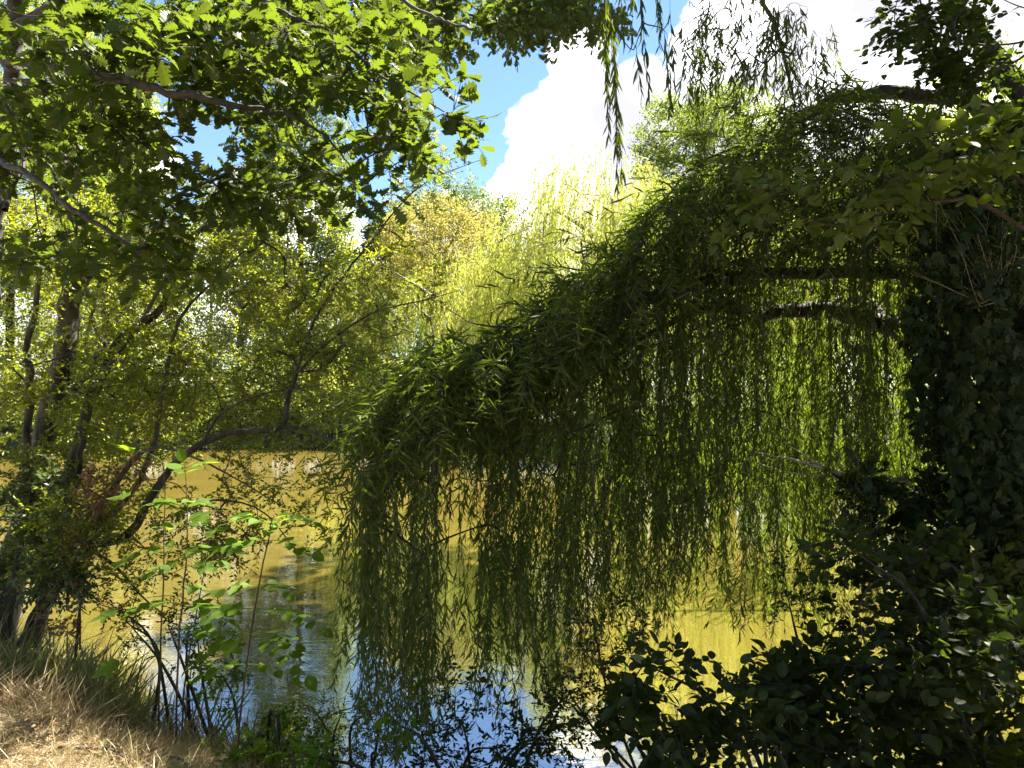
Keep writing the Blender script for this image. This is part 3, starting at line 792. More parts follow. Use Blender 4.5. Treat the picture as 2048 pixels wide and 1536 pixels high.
wl = limbs_px([
    [(2060, 770, 5.0, .13), (1990, 740, 5.0, .10), (1900, 690, 5.0, .085), (1800, 655, 4.95, .072), (1700, 632, 4.9, .058), (1600, 622, 4.85, .048), (1510, 628, 4.8, .040), (1430, 615, 4.7, .030), (1350, 640, 4.6, .02), (1250, 700, 4.5, .012), (1150, 790, 4.4, .006)],
    [(2075, 560, 5.0, .09), (1960, 553, 4.9, .055), (1850, 548, 4.8, .048), (1700, 545, 4.7, .042), (1560, 552, 4.6, .036), (1420, 560, 4.5, .038), (1340, 585, 4.4, .036), (1270, 602, 4.3, .034), (1180, 665, 4.2, .030), (1100, 715, 4.1, .026), (1000, 762, 3.9, .020), (900, 830, 3.7, .013), (800, 890, 3.5, .007), (730, 930, 3.4, .003)],
    [(2085, 330, 5.0, .09), (1960, 215, 5.0, .060), (1840, 190, 5.0, .050), (1700, 190, 4.9, .046), (1620, 225, 4.9, .043), (1540, 275, 4.9, .040), (1490, 325, 4.85, .036), (1450, 380, 4.8, .028), (1380, 440, 4.7, .020), (1300, 500, 4.6, .014), (1200, 540, 4.5, .008), (1100, 530, 4.4, .003)],
    [(1590, 240, 4.9, .016), (1560, 255, 4.8, .014), (1480, 290, 4.7, .011), (1390, 330, 4.6, .008), (1330, 400, 4.5, .004)],
    [(2070, 920, 5.0, .03), (1990, 860, 5.1, .020), (1900, 815, 5.2, .017), (1820, 770, 5.3, .015), (1740, 720, 5.4, .012), (1690, 680, 5.5, .008)],
    [(1270, 602, 4.3, .02), (1180, 620, 4.1, .012), (1080, 650, 3.9, .008), (960, 650, 3.7, .004), (900, 620, 3.6, .002)],
    [(2090, 250, 5.0, .08), (1900, 0, 5.0, .05), (1700, -150, 4.9, .04), (1400, -180, 4.6, .03), (1230, -80, 4.3, .012)],
    [(1640, -160, 4.8, .02), (1530, -30, 4.6, .014), (1555, 60, 4.6, .012), (1575, 140, 4.6, .010), (1592, 215, 4.6, .006)],
    [(1700, 545, 4.7, .03), (1740, 500, 5.2, .022), (1760, 450, 5.8, .015), (1700, 400, 6.6, .01), (1500, 520, 7.4, .01), (1300, 640, 8, .005)],
    [(1800, 655, 4.95, .04), (1700, 600, 6, .03), (1500, 640, 7.0, .02), (1300, 740, 7.6, .012), (1150, 840, 7.8, .005)]])
fol = MB(); wood = MB()
# tops of hanging shoots
def clump(px, D):
    return np.array([mnoise.noise(Vector((a / 34.0, b_ * 2.2, 1.7))) + .5 * mnoise.noise(Vector((a / 95.0, b_ * .8, 9.7))) for a, b_ in zip(px, D)])


def curtain(n, x0, x1, d0, d1, frac=.75, rise=0, dens=None):
    px = R.uniform(x0, x1, n)
    if dens is not None:
        px = px[R.uniform(size=n) < np.interp(px, dens[0], dens[1])]
    n = len(px)
    t0 = np.interp(px, PXT, PYT) + rise; b0 = np.interp(px, PXB, PYB)
    wob = np.array([mnoise.noise(Vector((p / 42.0, 3.3, d0))) for p in px])
    b = b0 + wob * 170 + R.normal(size=n) * 45
    f = R.uniform(0, 1, n) ** 1.25 * frac
    top = t0 + (b - t0) * f
    D = R.uniform(d0, d1, n) + np.interp(px, [700, 1100, 1600], [-.8, -.2, .2])
    ck = clump(px, D) > -.06
    px, D, t0, b, f, top = px[ck], D[ck], t0[ck], b[ck], f[ck], top[ck]; n = len(px)
    D = np.maximum(D, 2.9)
    length = (b - top) / FPX * D
    length *= np.where(R.uniform(size=n) < .5, R.uniform(.25, .8, n), R.uniform(.85, 1.05, n))
    return P(px, top, D).T, np.maximum(length, .12)


T1, L1 = curtain(1800, 720, 2080, 3.9, 5.4, dens=([700, 1050, 1150, 1850, 1950, 2080], [1, 1, .86, .86, .35, .1]))
T2, L2 = curtain(320, 1150, 2080, 5.0, 6.6)
paths, rad, dirs = grow(trk + wl, np.concatenate([T1, T2]), tip=.0016, k=7, sag=.07, fwd=.35)
E = paths[:, -1]
Tall = np.concatenate([T1, T2]); Lall = np.concatenate([L1, L2])
out = R.normal(size=(len(Tall), 3)) * [.10, .08, 0] + [-.05, -.02, 0]
strands(wood, fol, Tall, Lall, out, .0165, .078, WILLOW2, k=9, sway=.075, ang=(.15, 1.0))
# second set from the same tops region, brown inner shoots
# leftmost long strands, close to the camera
lp = [(722, 930, 3.1, .52), (742, 925, 3.2, .62), (712, 1090, 3.15, .38), (770, 900, 3.2, .9), (790, 960, 3.0, 1.05), (812, 900, 3.3, 1.2), (835, 950, 3.2, 1.05), (860, 900, 3.3, .85), (700, 1040, 3.2, .22), (780, 1080, 3.1, .72), (900, 930, 3.4, .8), (755, 1180, 3.1, .42), (735, 1140, 3.2, .5), (880, 1100, 3.3, .62), (960, 1120, 3.5, .55), (920, 1180, 3.4, .5)]
tl = np.array([P(a, b_, c) for a, b_, c, _ in lp]); ll = np.array([q[3] * 1.13 for q in lp])
strands(wood, fol, tl, ll, R.normal(size=(len(tl), 3)) * [.03, .03, 0] + [-.02, 0, 0], .017, .082, WILLOW, k=12, sway=.03, ang=(.25, .7))
pl, rl_, dl = grow([(paths[i_], rad[i_]) for i_ in range(0, len(paths), 2)] + wl, tl, tip=.0014, k=7, sag=.12, fwd=.3)
tubes(wood, pl, rl_, 4)
# arching leafy shoots that make the upper outline
px = R.uniform(760, 2000, 1050); py = np.interp(px, PXT, PYT) + R.uniform(-5, 1, 1050) + R.uniform(0, 1, 1050) ** 1.4 * np.interp(px, [760, 1200, 1500, 2000], [130, 180, 300, 300])
py += 55 * np.array([mnoise.noise(Vector((p_ / 38.0, 8.1, 0))) for p_ in px]) * (py < np.interp(px, PXT, PYT) + 70)
D = np.interp(px, [750, 1000, 1400, 2000], [3.4, 3.9, 4.5, 4.6]) + R.normal(size=1050) * .25
tgu = P(px, py, D).T
pu, ru, du = grow(trk + wl, tgu, tip=.0015, k=6, sag=.05, fwd=.3)
tubes(wood, pu, ru, 4)
shoots(wood, fol, pu[:, -1], du + [-.55, -.05, .15], 3, .27, 13, .082, WILLOW, up=.02, droop=.95, spread=.6, flat=.5, rad=.0016, k=5)
px = R.uniform(780, 1900, 75); py = np.interp(px, PXT, PYT) + R.uniform(-20, 50, 75); D = np.interp(px, [750, 1000, 1400, 2000], [3.4, 3.9, 4.5, 4.6])
po, ro, do = grow(trk + wl, P(px, py, D).T, tip=.0017, k=6, sag=.08, fwd=.4); tubes(wood, po, ro, 4)
shoots(wood, fol, po[:, -1], do * .3 + [-.75, -.05, .42], 1, .42, 13, .095, WILLOW, up=.12, droop=.5, spread=.45, flat=.6, rad=.002, k=6)
# strands that hang in from above the frame
hang = [(1205, -40, 3.6, .60), (1215, -30, 3.5, .78), (1225, 40, 3.55, .80), (1212, 60, 3.5, .5), (1198, -10, 3.6, .45), (1228, 130, 3.5, .55), (1240, -40, 3.8, .35), (1265, -60, 3.8, .38), (1280, -20, 3.9, .32), (1285, 40, 3.9, .42), (1300, -60, 3.9, .34), (1322, -60, 4.0, .42), (1328, 60, 4.0, .40), (1340, 20, 4.1, .42), (1272, 90, 3.9, .28), (1340, 120, 4.2, .3)]
th = np.array([P(a, b_, c) for a, b_, c, _ in hang]); lh = np.array([q[3] for q in hang])
strands(wood, fol, th, lh, R.normal(size=(len(th), 3)) * [.02, .03, 0], .017, .10, WILLOW, k=12, sway=.02, ang=(.15, .5), tilt=.05)
ph_, rh_, dh_ = grow(wl, th, tip=.0016, k=7, sag=.1); tubes(wood, ph_, rh_, 4)
tb = ell([(1490, 50, 90, 100, 4.2, 4.7, 60), (1590, 110, 60, 110, 4.2, 4.7, 44), (1400, 70, 40, 100, 4.2, 4.7, 26), (1480, 220, 120, 90, 4.4, 5.2, 40), (1650, 130, 50, 100, 4.6, 5, 10)])
pb, rb, db = grow(wl, tb, tip=.0014, k=6, sag=.1); tubes(wood, pb, rb, 4)
strands(wood, fol, tb, R.uniform(.15, .42, len(tb)), R.normal(size=(len(tb), 3)) * [.08, .08, 0] + [-.04, 0, 0], .019, .088, WILLOW, k=8, sway=.02, ang=(.3, .9))
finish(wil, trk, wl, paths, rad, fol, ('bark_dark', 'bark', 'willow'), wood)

# willow with sunlight put into its leaf colour, a little farther out over the water
w1 = P(2300, 1000, 12.0); w1[2] = .5
wil2 = thing('weeping_willow', w1, 'sunlit bright green willow curtain hanging behind the dark one over the yellow water', 'tree')
trk2 = limbs_px([[(2300, 1020, 12.0, .25), (2270, 700, 11.8, .2), (2200, 450, 11.6, .15), (2150, 350, 11.4, .1)]])
wl2 = limbs_px([[(2200, 450, 11.6, .12), (2050, 450, 11, .08), (1800, 520, 10.8, .05), (1550, 600, 10.5, .03), (1300, 700, 10.3, .015), (1130, 850, 10, .006)],
                [(2260, 600, 11.7, .1), (2100, 600, 11.3, .06), (1850, 640, 11, .03), (1600, 760, 10.8, .012)]])
n = 620
px = np.concatenate([R.uniform(1110, 1680, n // 2), R.normal(size=n - n // 2) * 20 + R.choice([1130, 1165, 1400, 1560, 1620, 1745, 1800, 1905, 1950, 2010], n - n // 2)])
top = np.interp(px, [1100, 1300, 1600, 2050], [860, 760, 640, 560]) + R.uniform(0, 1, n) ** 1.3 * 380
bot = np.interp(px, [1100, 1250, 1400, 1560, 1640, 1700, 1800, 2050], [1130, 1110, 1120, 1120, 1130, 1110, 1050, 1120]) + R.normal(size=n) * 25
bot = np.minimum(bot, 1145)
D = R.uniform(9.6, 11.6, n)
TT = P(px, top, D).T; LL = np.maximum((bot - top) / FPX * D * R.uniform(.5, 1, n), .3)
paths, rad, dirs = grow(trk2 + wl2, TT[::2], tip=.002, k=6, sag=.1, fwd=.3)
fol = MB(); wood = MB()
strands(wood, fol, TT, LL, R.normal(size=(n, 3)) * [.1, .1, 0], .020, .10, WILLOW2, k=9, sway=.06, ang=(.15, .7), rad=.0016)
finish(wil2, trk2, wl2, paths, rad, fol, ('bark_dark', 'bark', 'willow_sun_tint'), wood)

# pale dead branch
dbr = thing('dead_branch', P(1700, 955, 4.6), 'bare pale dead branch lying level behind the curtain at right', 'branch')
q = limbs_px([[(1990, 975, 4.7, .014), (1890, 962, 4.6, .013), (1790, 958, 4.5, .013), (1700, 953, 4.4, .012), (1640, 935, 4.35, .010), (1580, 918, 4.3, .008), (1500, 903, 4.3, .004)],
              [(1700, 953, 4.4, .008), (1620, 950, 4.35, .006), (1540, 935, 4.3, .004), (1490, 915, 4.3, .002)],
              [(1650, 938, 4.35, .007), (1600, 905, 4.3, .004), (1560, 880, 4.3, .002)]])
mbd = MB()
for a, r in q: tubes(mbd, a[None], r[None], 7, .08)
mbd.build('wood', M['deadwood'], dbr, True)

# ------------------------------------------------------------------ ivy over the willow trunk
iv = thing('ivy', w0 + [-.1, -.3, 0], 'dark ivy clothing the willow trunk at the right edge', 'ivy')
n = 5200
tpos = R.uniform(0, 1, n)
ctr, _ = catmull([P(2120, 1200, 4.9), P(2075, 900, 4.9), P(2060, 740, 4.9), P(2075, 500, 4.9), P(2070, 330, 4.9), P(2100, 230, 4.9)], [0] * 6, 200)
c = ctr[(tpos * 199).astype(int)]
a = R.uniform(0, 6.283, n)
rr = np.interp(tpos, [0, .2, .5, .8, 1], [.34, .40, .42, .52, .40]) * (1 + .5 * np.array([mnoise.noise(Vector((math.cos(p) * 1.5, math.sin(p) * 1.5, q * 9))) for p, q in zip(a, tpos)])) * R.uniform(.55, 1.05, n)
pos = c + np.stack([np.cos(a) * rr, np.sin(a) * rr * .8, R.normal(size=n) * .05], -1)
extra = ell([(1950, 480, 110, 190, 3.9, 4.6, 1200), (1890, 640, 90, 110, 4.0, 4.6, 420), (1980, 860, 90, 220, 3.8, 4.6, 1300), (1880, 790, 60, 130, 4.1, 4.8, 520), (1960, 330, 110, 60, 3.9, 4.6, 420)])
ev = ell([(1950, 480, 120, 200, 4.1, 4.8, 120), (1970, 880, 90, 250, 4.0, 4.8, 100)])
pv, rv, dv = grow([(ctr, np.full(200, .02))], ev, tip=.002, k=6)
wd = MB(); tubes(wd, pv, rv, 3)
# vines climbing the trunk
for s in range(7):
    th_ = R.uniform(0, 6.28) + np.linspace(0, R.uniform(-2, 2), 200)
    vp = ctr + np.stack([np.cos(th_) * .24, np.sin(th_) * .2, np.zeros(200)], -1)
    tubes(wd, vp[None, ::4], np.full((1, 50), .014), 6)
wd.build('stems', M['bark_ivy'], iv, True)
f = MB()
allp = np.concatenate([pos, extra])
outd = nrm(np.concatenate([np.stack([np.cos(a), np.sin(a), np.zeros(n)], -1), rand_dirs(len(extra)) + [-.3, -.8, 0]]))
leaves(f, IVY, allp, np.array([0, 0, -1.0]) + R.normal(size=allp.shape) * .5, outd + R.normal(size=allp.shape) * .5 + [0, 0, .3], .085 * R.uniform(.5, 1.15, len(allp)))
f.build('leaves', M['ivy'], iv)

# dead stalks tangled in front of the ivy
st0 = P(1960, 620, 4.0)
dst = thing('dead_stalks', st0, 'tangle of thin dry bare stalks in front of the dark ivy at right', 'stalks')
mbs = MB(); hub = P(1990, 600, 4.1)
for k_ in range(34):
    a_ = P(R.uniform(1800, 2060), R.uniform(360, 620), R.uniform(3.7, 4.2)); 
    mid_ = hub * .5 + a_ * .5 + R.normal(size=3) * .06
    q_, r_ = catmull([hub + R.normal(size=3) * .03, mid_, a_], [.0022, .0016, .0008], 12); tubes(mbs, q_[None], r_[None], 4)
mbs.build('stalks', M['deadwood'], dst, True)

# ------------------------------------------------------------------ big elm on the right: unseen crown shaped for shade above the frame, leaves at the corner
e0 = np.array([6.3, 1.6, 1.0])
elm = thing('elm_tree', e0, 'elm with oval leaves reaching in at the top right corner above the ivy', 'tree')
etr = [catmull([e0 - [0, 0, .3], e0 + [-.1, .2, 2.5], e0 + [-.3, .8, 5.0], e0 + [-.6, 1.2, 7.5]], [.26, .2, .15, .08], 30)]
elb = [catmull([e0 + [-.2, .6, 4.0], [5.2, 3.0, 5.2], [4.0, 4.3, 5.0], P(2120, 60, 4.9), P(1980, 90, 4.8), P(1850, 60, 4.6)], [.09, .05, .025, .010, .006, .003], 40),
       catmull([[4.6, 3.6, 5.1], P(2150, -50, 4.2), P(2060, 100, 4.1), P(1960, 150, 4.0), P(1870, 180, 4.0)], [.02, .010, .008, .005, .003], 30),
       catmull([e0 + [-.4, .9, 5.6], [4.8, 2.5, 8.0], [3.2, 3.0, 8.6]], [.09, .06, .03], 20),
       catmull([e0 + [-.4, .9, 5.6], [6.5, 4.5, 8.3], [6.5, 6.0, 9.0]], [.09, .06, .03], 20),
       catmull([e0 + [-.4, .9, 5.2], [5.5, 0, 8.0], [4.5, -1.5, 8.5]], [.09, .06, .03], 20),
       catmull([e0 + [-.6, 1.2, 7.4], [5.6, 5.5, 9.6], [4.6, 9.0, 10.6], [4.0, 12.0, 11.2]], [.08, .07, .05, .02], 40)]  # long limb added out of view to carry the water-shading clumps
tg = ell([(1960, 60, 120, 90, 3.9, 5.0, 80), (1840, 30, 70, 60, 4.2, 5.0, 20), (1930, 160, 90, 40, 3.9, 4.8, 26), (2040, 160, 60, 90, 3.9, 5.0, 34)], .85, 1.5)
# unseen ragged crown added overhead to shade the bank and near water
shade_ov = box(1.0, 9.5, -1.5, 8.2, 6.7, 10.5, 1250)
shade_ov = shade_ov[np.array([mnoise.noise(Vector((p * .6).tolist())) > -.33 for p in shade_ov])]
fx = shade_ov[:, 0] - .458 * shade_ov[:, 2]; fy = shade_ov[:, 1] - .506 * shade_ov[:, 2]      # where the shade of each clump falls
shade_ov = shade_ov[(fx + .3 * np.sin(shade_ov[:, 1] * 2.1) > -1.7) & (fy < 3.8) & ((fy < 2.1) | (fx < -.8) | (R.uniform(size=len(shade_ov)) < .15)) & (shade_ov[:, 2] > 3.2 + .56 * shade_ov[:, 1])]
fx = R.uniform(-2.5, .1, 520); fy = R.uniform(3.9, 8.2, 520); z_ = (3.4 + .56 * fy) / (1 - .283) + R.uniform(0, 2.0, 520)  # unseen clumps added where their shade falls on the near water
shade_ov = np.concatenate([shade_ov, np.stack([fx + .458 * z_, fy + .506 * z_, z_], -1)])
fx = R.uniform(-3.2, .4, 260); fy = 7.6 + 4.5 * R.uniform(0, 1, 260) ** 1.8; z_ = (3.4 + .56 * fy) / (1 - .283) + R.uniform(0, 2.0, 260)
shade_ov = np.concatenate([shade_ov, np.stack([fx + .458 * z_, fy + .506 * z_, z_], -1)])
shade_ov = np.concatenate([shade_ov, box(2, 9.5, -7, -1.5, 2.5, 9.5, 420), box(6.2, 9.5, -2, 6, 1.8, 7, 260)])  # leaf masses out of view, added to block sky light
paths, rad, dirs = grow(etr + elb, np.concatenate([tg, shade_ov]), tip=.003, k=6, sag=.03)
isov = (paths[:, -1, 2] > 6.5) | (paths[:, -1, 1] < 1) | (paths[:, -1, 0] > 5.6)
fol = MB(); wood = MB()
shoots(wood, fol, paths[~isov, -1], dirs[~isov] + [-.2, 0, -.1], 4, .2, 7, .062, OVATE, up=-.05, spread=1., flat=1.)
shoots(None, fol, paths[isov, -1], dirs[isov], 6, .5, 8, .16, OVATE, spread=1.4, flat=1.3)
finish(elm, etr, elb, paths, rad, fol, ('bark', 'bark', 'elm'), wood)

# hazel spray in front of the ivy
hz = thing('hazel_bush', (3.1, 2.2, .9), 'hazel with broad yellowish leaves in front of the ivy at right', 'bush')
htr = [catmull([(3.1, 2.2, .8), (2.9, 2.4, 2.0), (2.5, 2.7, 3.0), P(2060, 330, 3.1)], [.03, .022, .016, .008], 24)]
hlb = [catmull([(2.7, 2.6, 2.6), P(2040, 360, 3.0), P(1950, 340, 2.9), P(1850, 345, 2.8), P(1780, 350, 2.8)], [.014, .008, .006, .004, .002], 20),
       catmull([(2.8, 2.5, 2.3), P(2020, 440, 3.0), P(1900, 400, 2.9), P(1760, 430, 2.9), P(1660, 450, 2.9), P(1570, 420, 2.9)], [.014, .008, .006, .004, .003, .002], 24)]
tg = ell([(1880, 310, 120, 55, 2.7, 3.1, 20), (1780, 360, 90, 40, 2.7, 3.1, 12), (1990, 300, 60, 60, 2.7, 3.1, 10), (1720, 440, 60, 30, 2.8, 3.1, 6), (1580, 390, 30, 15, 2.8, 3.0, 3), (1500, 400, 90, 40, 2.9, 3.1, 8)])
paths, rad, dirs = grow(htr + hlb, tg, tip=.0013, k=5)
fol = MB(); wood = MB()
shoots(wood, fol, paths[:, -1], dirs + [0, -.1, -.1], 2, .12, 5, .072, OVATE, spread=.9, flat=.8)
finish(hz, htr, hlb, paths, rad, fol, ('stem_red', 'stem_red', 'hazel'), wood, limb_name='stem')

# ------------------------------------------------------------------ dark shrubs on the right bank
def bank_shrub(name, base, label, regs, leaf, tpl, per, L, nl, mat='elm', nst=5, gap=.85, cat='shrub', group=None, bark='bark', stem_r=.012, up=.1, flat=.7):
    bx, by = base
    bz = float(ground_z(bx, by))
    root = thing(name, (bx, by, bz), label, cat, group)
    tg = ell(regs, gap, 1.8)
    tg = tg[tg[:, 2] > bz - .3]
    sk = []
    ends = tg[R.choice(len(tg), nst, replace=False)]
    for e in ends:
        b_ = np.array([bx, by, bz - .05]) + R.normal(size=3) * [.12, .1, 0]
        m_ = b_ * .5 + e * .5 + np.array([0, 0, .18]) + R.normal(size=3) * .05
        sk.append(catmull([b_, m_, e], [stem_r, stem_r * .7, stem_r * .25], 18))
    paths, rad, dirs = grow(sk, tg, tip=.0013, k=5)
    fol = MB(); wood = MB()
    shoots(wood, fol, paths[:, -1], dirs, per, L, nl, leaf, tpl, up=up, spread=1.0, flat=flat)
    shoots(wood, fol, paths[:, 2], dirs, 1, L, nl, leaf * .9, tpl, up=up, spread=1.2, flat=flat)
    for q_, r_ in sk:
        s_ = MB(); tubes(s_, q_[None], r_[None], 6, .05); s_.build('stem', M[bark], root, True)
    tubes(wood, paths, rad, 4); wood.build('twigs', M[bark], root, True)
    fol.build('foliage', M[mat], root)
    return root


GB = 'dark shrubs on the right bank'
bank_shrub('elm_shrub', (1.05, 2.9), 'dark elm shrub at bottom centre-right, with big leaves against the yellow water', [(1420, 1430, 190, 120, 2.6, 3.6, 90), (1330, 1360, 90, 60, 2.7, 3.3, 26), (1520, 1330, 80, 50, 2.7, 3.3, 16)], .066, OVATE, 3, .14, 6, group=GB)
bank_shrub('elm_shrub', (1.9, 2.9), 'dark elm shrub at bottom right with lone leaves reaching up over the water', [(1700, 1430, 170, 120, 2.6, 3.8, 95), (1700, 1190, 80, 110, 2.9, 3.6, 26), (1630, 1270, 50, 40, 2.8, 3.2, 9)], .060, OVATE, 3, .14, 6, group=GB)
bank_shrub('elm_shrub', (2.5, 3.3), 'dense dark elm shrub in the bottom right corner', [(1950, 1370, 170, 190, 2.8, 4.2, 150), (1940, 1130, 110, 120, 3.3, 4.4, 66), (1800, 1150, 70, 90, 3.2, 4.2, 22)], .066, OVATE, 4, .15, 6, group=GB, nst=7)
bank_shrub('ivy_bush', (2.6, 4.2), 'ivy bush spreading from the foot of the willow trunk', [(1980, 1150, 130, 180, 3.8, 4.7, 160), (1850, 1050, 70, 80, 4.0, 4.7, 30), (1730, 1000, 50, 50, 4.0, 4.6, 14)], .07, IVY, 4, .14, 7, 'ivy', cat='ivy', group=GB, nst=6)
bank_shrub('hawthorn_shrub', (.95, 4.2), 'thin red-stemmed hawthorn with tiny leaves in front of the hanging curtain', [(1240, 1330, 110, 130, 3.8, 4.4, 44), (1170, 1420, 90, 100, 3.8, 4.3, 34), (1280, 1220, 40, 60, 4, 4.3, 8)], .030, SMALL, 3, .10, 7, bark='stem_red', nst=6, up=.3)
bank_shrub('hawthorn_shrub', (1.9, 3.9), 'small-leaved hawthorn twigs standing before the bright water at lower right', [(1560, 1420, 130, 90, 3.4, 4.2, 50), (1740, 1330, 110, 90, 3.6, 4.4, 46), (1600, 1180, 60, 80, 3.8, 4.4, 12)], .034, SMALL, 3, .10, 7, nst=6, up=.2)
bank_shrub('low_shrub', (-.15, 4.0), 'loose dark shrub of fine twigs against the blue water at bottom centre', [(960, 1470, 160, 80, 3.5, 4.4, 60), (1080, 1420, 100, 90, 3.6, 4.4, 36), (900, 1380, 60, 50, 3.9, 4.3, 8)], .036, SMALL, 3, .12, 7, nst=6, up=.2)
bank_shrub('low_shrub', (-.95, 4.4), 'grey-green fine-leaved shrub at bottom, left of the hanging strands', [(690, 1470, 90, 80, 4.0, 4.8, 60), (620, 1500, 60, 50, 3.9, 4.6, 20)], .026, SMALL, 4, .10, 9, 'sallow', nst=6, up=.25)
bank_shrub('bramble', (-1.5, 4.3), 'green leafy bramble between the two tall saplings at the water edge', [(570, 1470, 70, 60, 3.8, 4.6, 20), (430, 1360, 60, 80, 3.9, 4.8, 20), (500, 1500, 70, 40, 3.6, 4.2, 14)], .040, OVATE, 3, .10, 6, 'sapling', nst=6, up=.1)
bank_shrub('bramble', (-2.0, 4.6), 'twiggy low bramble with small leaves behind the left sapling', [(350, 1250, 110, 90, 4.3, 5.1, 40), (440, 1290, 60, 60, 4.2, 4.9, 12), (260, 1200, 90, 50, 4.5, 5.2, 16)], .030, SMALL, 3, .10, 7, 'hazel', nst=6, up=.1)
bank_shrub('bramble', (-.5, 3.5), 'bright leafed bramble sprig low in the middle of the bottom edge', [(640, 1510, 40, 20, 3.2, 3.5, 8), (800, 1470, 40, 60, 3.3, 3.6, 8)], .05, OVATE, 2, .08, 4, 'sapling', nst=3)


# ------------------------------------------------------------------ saplings
def sapling(stem, fronds, label, group='bright green saplings on the left bank', lobed=False, lsize=.078):
    q, r = limbs_px([stem], .002)[0]; r = r * .62
    base = q[0].copy(); base[2] = float(ground_z(base[0], base[1])); q[0, 2] = base[2] - .05
    root = thing('sapling', base, label, 'sapling', group)
    s = MB(); tubes(s, q[None], r[None], 7); s.build('stem', M['stem_red'], root, True)
    for px, py, ang, ln, nl in fronds:
        f = MB(); w = f
        D = float(np.interp(py, [stem[-1][1], stem[0][1]], [stem[-1][2], stem[0][2]]))
        j = int(np.argmin(np.sum((q - P(px, py, D)) ** 2, axis=1)))
        st_ = q[j]
        a_ = math.radians(ang); yd = R.uniform(-.6, .25)
        d = nrm(np.array([math.cos(a_), yd, math.sin(a_) * .8]))
        t = np.linspace(0, 1, 6)[:, None]
        pth = st_ + d * ln * t + np.array([0, 0, -1]) * ln * .35 * t ** 2
        tubes(w, pth[None], np.linspace(.0022, .001, 6)[None], 4)
        side = nrm(np.cross(d, [0, 0, 1.0]))
        if lobed:
            leaves(f, PALM, pth[-1:], (d + [0, 0, -.45])[None], np.array([[0, -.5, 1.0]]) + R.normal(size=(1, 3)) * .2, np.array([lsize * 2.1]))
            f.build('leaf', M['sapling'], root)
            continue
        for k in range(nl):
            u = .3 + .7 * k / max(nl - 1, 1)
            p = st_ + d * ln * u + np.array([0, 0, -1]) * ln * .35 * u * u
            dd = d + [0, 0, -.7 * u]
            prs = [dd] if k == nl - 1 else [dd * .5 + side, dd * .5 - side]
            for e in prs:
                e = e + R.normal(size=3) * .12
                leaves(f, OVATE, p[None], e[None], np.array([[0, -.25, 1.0]]) + R.normal(size=(1, 3)) * .22, np.array([lsize * R.uniform(.85, 1.25)]), np.array([1.15]))
        f.build('leaf', M['sapling'], root)


fr = [(545, 1050, 150, .22, 3), (545, 1050, 30, .24, 4), (540, 1075, 80, .18, 3), (538, 1100, 170, .26, 4), (536, 1100, 10, .24, 4), (530, 1150, 160, .16, 3), (528, 1160, 20, .16, 3),
      (515, 1215, 175, .30, 4), (513, 1215, 5, .34, 5), (506, 1255, 165, .30, 4), (504, 1260, -5, .36, 5), (498, 1300, 190, .28, 4), (496, 1290, 15, .25, 4), (492, 1350, 170, .22, 3), (490, 1350, 0, .22, 3)]
sapling([(470, 1530, 3.7, .010), (482, 1430, 3.75, .009), (500, 1280, 3.8, .008), (520, 1160, 3.8, .007), (540, 1060, 3.8, .005), (548, 1030, 3.8, .003)], fr,
        'tall thin sapling with paired oval leaflets in front of the brown reflection')
fr = [(372, 1000, 140, .22, 3), (374, 1010, 40, .22, 3), (370, 960, 90, .15, 3), (376, 1040, 170, .22, 3), (376, 1050, 10, .24, 3), (374, 1090, 160, .22, 3), (372, 1100, 15, .26, 3),
      (368, 1140, 175, .26, 3), (366, 1150, 0, .24, 3), (362, 1210, 170, .32, 4), (360, 1210, 10, .28, 4), (356, 1270, 20, .24, 3)]
sapling([(352, 1420, 4.0, .010), (356, 1320, 4.0, .009), (364, 1200, 4.0, .008), (374, 1100, 4.0, .006), (374, 1000, 4.0, .004), (370, 940, 4.0, .002)], fr,
        'bright leafy sapling whose top overlaps the arching branch', lsize=.085)
fr = [(325, 930, 120, .2, 3), (330, 950, 40, .2, 3), (328, 1000, 160, .22, 3), (330, 1010, 20, .2, 3), (326, 1090, 170, .2, 3), (326, 1100, 10, .2, 3), (322, 1190, 170, .22, 3), (322, 1260, 185, .2, 3), (325, 1200, 10, .16, 2)]
sapling([(318, 1440, 4.15, .009), (322, 1300, 4.15, .008), (326, 1150, 4.15, .006), (330, 1000, 4.15, .004), (326, 925, 4.15, .002)], fr,
        'leftmost bright sapling with toothed lobed leaves below the arching branch', lobed=True, lsize=.075)
fr = [(420, 1010, 150, .2, 3), (420, 1020, 30, .2, 3), (425, 1080, 20, .16, 2), (415, 1120, 170, .16, 3), (405, 1180, 10, .2, 3), (398, 1250, 10, .2, 3)]
sapling([(362, 1430, 4.1, .008), (380, 1300, 4.1, .007), (402, 1180, 4.1, .005), (418, 1080, 4.1, .004), (420, 1000, 4.1, .002)], fr,
        'slim sapling with lobed leaves between the other two', lobed=True, lsize=.07)

# ------------------------------------------------------------------ grass
BLADE = strip_leaf([0, .35, .7, 1], [.014, .013, .009, 0], fold=.4, curl=.5)


def blades(n, x0, x1, y0, y1, size, lean, zmin=.25, dens=1.3, zmax=9, thr=-.3):
    p = R.uniform((x0, y0), (x1, y1), size=(n, 2))
    z = ground_z(p[:, 0], p[:, 1])
    k = (z > zmin) & (z < zmax) & (np.array([mnoise.noise(Vector((a * dens, b_ * dens, 5.1))) for a, b_ in p]) > thr)
    p = p[k]; z = z[k]
    pos = np.stack([p[:, 0], p[:, 1], z - .01], -1)
    d = R.normal(size=(len(p), 3)) * lean; d[:, 2] = np.abs(d[:, 2]) * .3 + 1
    return pos, d, rand_dirs(len(p)) * [1, 1, .2], size * R.uniform(.4, 1.3, len(p))


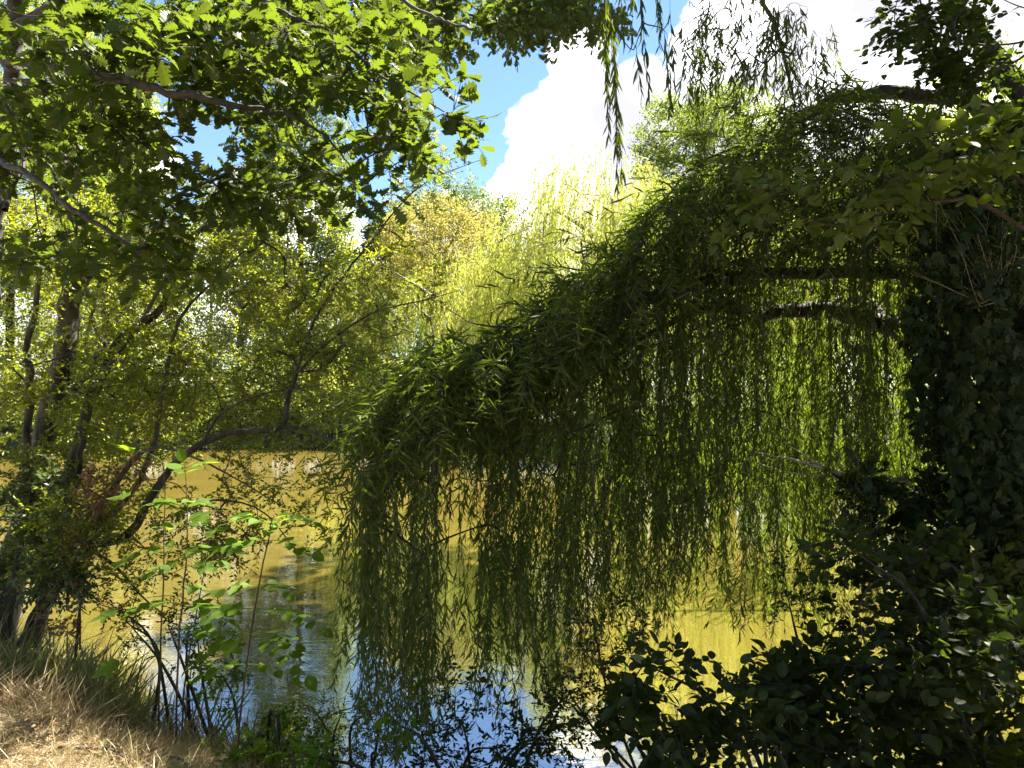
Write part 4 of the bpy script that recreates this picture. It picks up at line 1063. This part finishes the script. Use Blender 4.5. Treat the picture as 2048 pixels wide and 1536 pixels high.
M['dry_grass'] = leaf_mat('dry_grass', [(.15, .11, .06), (.29, .22, .12), (.46, .38, .22), (.28, .25, .10)], (.40, .28, .12), .3, .05)
M['green_grass'] = leaf_mat('green_grass', [(.09, .11, .03), (.14, .16, .045), (.22, .21, .07), (.30, .25, .10)], (.28, .32, .05), .4, .06)
f = MB()
leaves(f, BLADE, *blades(60000, -4.5, -.6, 2.6, 5.0, .085, 2.2, thr=-.6))
leaves(f, BLADE, *blades(17000, -4.6, -.9, 3.8, 5.3, .22, 1.1, thr=-.05, dens=2.2))
leaves(f, BLADE, *blades(26000, -4.6, -.6, 2.6, 4.6, .13, 4.5, thr=-.5))
tag(f.build('dry_grass', M['dry_grass']), 'straw-coloured dry grass matted over the sunlit bank at bottom left', kind='stuff')
f = MB()
leaves(f, BLADE, *blades(15000, -7, -1.0, 4.2, 6.4, .36, .65, zmin=.02, zmax=.9, thr=.0, dens=2.4))
leaves(f, BLADE, *blades(5000, -6.5, -1.9, 4.3, 6.2, .46, .6, zmin=.0, zmax=.8, thr=.08, dens=1.9))
leaves(f, BLADE, *blades(2500, 1.0, 3.5, 3.4, 4.9, .16, .6, zmin=.02, thr=-.1))
leaves(f, BLADE, *blades(1500, -1.5, -.8, 2.9, 3.5, .10, .6, zmin=.02, thr=-.3))
tag(f.build('grass', M['green_grass']), 'long green and yellow grass growing on the slope to the water', kind='stuff')
p_ = R.uniform((-4.5, 2.6), (-.6, 4.9), size=(2600, 2)); z_ = ground_z(p_[:, 0], p_[:, 1]); k_ = z_ > .3
f = MB(); leaves(f, SMALL, np.stack([p_[k_, 0], p_[k_, 1], z_[k_] + .012 + R.uniform(0, .02, k_.sum())], -1), rand_dirs(k_.sum()) * [1, 1, .25], rand_dirs(k_.sum()) * .5 + [0, 0, 1], .032 * R.uniform(.5, 1.3, k_.sum()))
tag(f.build('leaf_litter', M['dry']), 'small dead brown leaves scattered over the dry bank', kind='stuff')
# fallen twigs on the bank
for i_, (a, b_, lab) in enumerate([((150, 1500), (260, 1525), 'dark fallen twig lying on the dry grass in the bottom left'), ((330, 1440), (380, 1520), 'short stick at the edge of the dry grass below the sapling')]):
    def onground(px, py):
        D = 1.6 * FPX / (py - HORIZON); q_ = P(px, py, D); q_[2] = float(ground_z(q_[0], q_[1])) + .015; return q_
    p0, p1 = onground(*a), onground(*b_)
    root = thing('fallen_twig', p0, lab, 'twig', 'fallen twigs on the bank')
    m_ = MB(); qq, rr_ = catmull([p0, (p0 + p1) / 2 + [.02, .03, .012], p1], [.007, .006, .003], 12); tubes(m_, qq[None], rr_[None], 6, .1)
    m_.build('stick', M['bark'], root, True)
